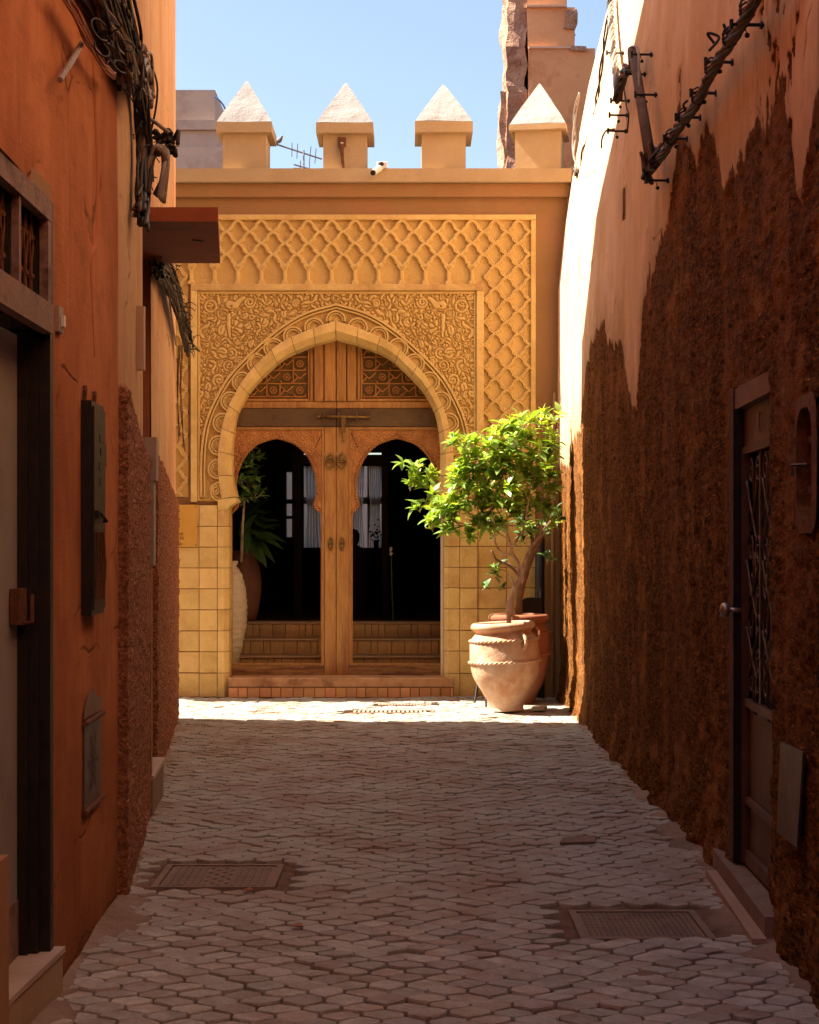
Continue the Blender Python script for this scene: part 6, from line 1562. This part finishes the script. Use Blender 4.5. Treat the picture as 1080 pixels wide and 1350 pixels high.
# ================================================================ BEYOND THE GATE
def rough(name, x0, x1, y0, y1, z0, z1, mat, parent, amp=.05, fr=3, n=.08, edge=.06, seed=0):
    import bmesh
    bm = bmesh.new(); nx = max(2, int((x1-x0)/n)); ny = max(2, int((y1-y0)/n)); nz = max(2, int((z1-z0)/n))
    bmesh.ops.create_cube(bm, size=1); bmesh.ops.scale(bm, vec=(x1-x0, y1-y0, z1-z0), verts=bm.verts); bmesh.ops.translate(bm, vec=((x0+x1)/2, (y0+y1)/2, (z0+z1)/2), verts=bm.verts)
    for ax, m_ in ((0, nx), (1, ny), (2, nz)):
        lo = (x0, y0, z0)[ax]; hi = (x1, y1, z1)[ax]
        for k in range(1, m_):
            co = [0, 0, 0]; no = [0, 0, 0]; co[ax] = lo+(hi-lo)*k/m_; no[ax] = 1
            bmesh.ops.bisect_plane(bm, geom=bm.verts[:]+bm.edges[:]+bm.faces[:], plane_co=co, plane_no=no)
    for v in bm.verts:
        p = v.co.copy(); v.co += Vector((mnoise.noise(p*fr+Vector((seed, 0, 0))), mnoise.noise(p*fr+Vector((0, seed, 5))), mnoise.noise(p*fr+Vector((9, 0, seed)))))*amp+Vector((mnoise.noise(p*fr*4), mnoise.noise(p*fr*4+Vector((3, 3, 3))), mnoise.noise(p*fr*4+Vector((7, 1, 3)))))*amp*.35
    me = bpy.data.meshes.new(name); bm.to_mesh(me); bm.free(); return link(name, me, mat, parent, False)
YR = 22.0
def rx(px): return (px-540)/FPX*YR
def rz(py): return EYE+(HOR-py)/FPX*YR
rt_ = thing('ruined_tower', 'crumbling orange plastered tower stub rising behind the right end of the gate', 'tower', (rx(715), YR, 0))
rough('earth_core', rx(668), rx(696), YR+.05, YR+.9, 0, rz(-60), RUINE, rt_, .07, 3, .09)
rough('earth_core', rx(662), rx(676), YR+.10, YR+.8, 0, rz(120), RUINE, rt_, .06, 3, .10, seed=4)
rough('plastered_pier', rx(697), rx(785), YR, YR+1.0, 0, rz(64), RUINP, rt_, .018, 1.2, .14)
rough('plastered_pier', rx(695), rx(758.5), YR+.02, YR+.9, rz(63.6), rz(9), RUINP, rt_, .016, 1.2, .14, seed=2)
rough('plastered_pier', rx(691), rx(748), YR+.04, YR+.8, rz(8.6), rz(-60), RUINP, rt_, .016, 1.2, .14, seed=3)
rough('broken_edge', rx(745), rx(760.5), YR-.02, YR+.7, rz(40), rz(12), RUINE, rt_, .05, 4, .06, seed=7)
rough('broken_edge', rx(752), rx(773), YR-.03, YR+.8, rz(68), rz(62), RUINE, rt_, .03, 4, .06, seed=8)
mm = MB()
for a, b, c_, d_ in ((694, 759, 9.5, 7.0), (697, 774, 64.5, 61.8)): mm.box(rx(a), rx(b-12), YR-.035, YR+.5, rz(c_), rz(d_))
mm.build('coping', M('pale_ruin_coping', (.6, .38, .26), (.68, .46, .33), 4, .9), rt_)
rough('rubble', rx(748), rx(775), YR-3.9, YR-3.5, rz(240), rz(176), RUINE, rt_, .05, 4, .06, seed=9)
YG = 26.0
def gx_(px): return (px-540)/FPX*YG
def gz_(py): return EYE+(HOR-py)/FPX*YG
bh = thing('rooftop_house', 'grey beige rooftop block with string courses behind the left end of the gate', 'building', (gx_(250), YG, 0))
mm = MB(); mm.box(gx_(150), gx_(282.5), YG+.1, YG+3, gz_(158), gz_(116)); mm.build('upper_wall', BEIGE, bh)
mm = MB(); mm.box(gx_(150), gx_(286), YG-.02, YG+3.1, gz_(171), gz_(158.4)); mm.build('string_course', BEIGE, bh)
mm = MB(); mm.box(gx_(150), gx_(287.5), YG+.04, YG+3.1, gz_(193), gz_(171.4)); mm.build('wall', BEIGE, bh)
mm = MB(); mm.box(gx_(150), gx_(294), YG+.0, YG+3.2, 0, gz_(193.4)); mm.build('wall', BEIGE, bh)
mm = MB(); mm.tube(cr([(gx_(283), YG, gz_(128)), (gx_(288), YG, gz_(131)), (gx_(294), YG, gz_(138)), (gx_(297), YG, gz_(144))], 4), .014, 5); mm.build('cable', M('blue_cable', (.05, .12, .3), (.07, .15, .35), 5, .5), bh)
YA = 24.0
def ax_(px): return (px-540)/FPX*YA
def az_(py): return EYE+(HOR-py)/FPX*YA
an = thing('tv_antenna', 'thin rooftop television antenna between the first two merlons', 'antenna', (ax_(400), YA, 0))
mm = MB(); mm.tube([(ax_(400.5), YA, 4.2), (ax_(400.5), YA, az_(198))], .014, 6); mm.build('mast', ANTM, an)
mm = MB(); mm.tube([(ax_(364), YA-.1, az_(192)), (ax_(424), YA+.1, az_(207.5))], .012, 6); mm.build('boom', ANTM, an)
mm = MB(); mm.tube([(ax_(388), YA-.1, az_(219)), (ax_(420), YA+.1, az_(224))], .010, 6); mm.build('boom', ANTM, an)
for a, b, s_ in ((385, 197.5, 5), (392, 199.3, 6), (409, 203.6, 7), (416, 205.5, 6), (396, 221, 5), (408, 222.5, 5)):
    mm = MB(); mm.tube([(ax_(a+s_*.35), YA-.25, az_(b-s_*.7)), (ax_(a-s_*.35), YA+.25, az_(b+s_*.7))], .006, 5); mm.build('element', ANTM, an)
bd = thing('bird', 'small grey dove perched on the left end of the antenna', 'bird', (ax_(366), YA-.1, az_(191)))
c = Vector((ax_(366.5), YA-.1, az_(189.5))); u = Vector((.82, 0, .57)).normalized()
mm = MB(); L_ = [c-u*.055, c-u*.03, c, c+u*.035, c+u*.065, c+u*.085, c+u*.10]; L_[0] = c+Vector((-.075, 0, .012)); L_[1] = c+Vector((-.045, 0, .0))
L_ = [c+Vector((-.145, 0, -.035)), c+Vector((-.09, 0, -.012)), c+Vector((-.03, 0, .0)), c+Vector((.02, 0, .018)), c+Vector((.05, 0, .052)), c+Vector((.062, 0, .078)), c+Vector((.066, 0, .096))]
mm.tube(cr([L_[6], L_[5], L_[4], L_[3], L_[2]], 4), list(np.interp(range(17), [0, 3, 6, 11, 16], [.006, .017, .020, .036, .028])), 10); mm.build('body', BIRDM, bd, smooth=True)
mm = MB(); mm.tube([L_[2]+Vector((.01, 0, 0)), L_[1], L_[0]], [.024, .014, .008], 6); mm.build('tail', BIRDM, bd)
mm = MB(); mm.tube([c+Vector((.06, 0, .09)), c+Vector((.088, 0, .086))], [.005, .001], 5); mm.build('beak', BLACK, bd)
for s_ in (-1, 1):
    mm = MB(); mm.tube([c+Vector((.0, s_*.008, -.02)), c+Vector((.0, s_*.008, -.06))], .003, 4); mm.build('leg', BLACK, bd)
# houses closing the view behind the camera and far left of the lane
t = thing('rear_house', 'terracotta house closing the alley behind the viewer', 'house', (0, -14.5, 0))
mm = MB(); mm.box(-9, 9, -16, -14.05, 0, 9); mm.build('wall', OCHRED, t)
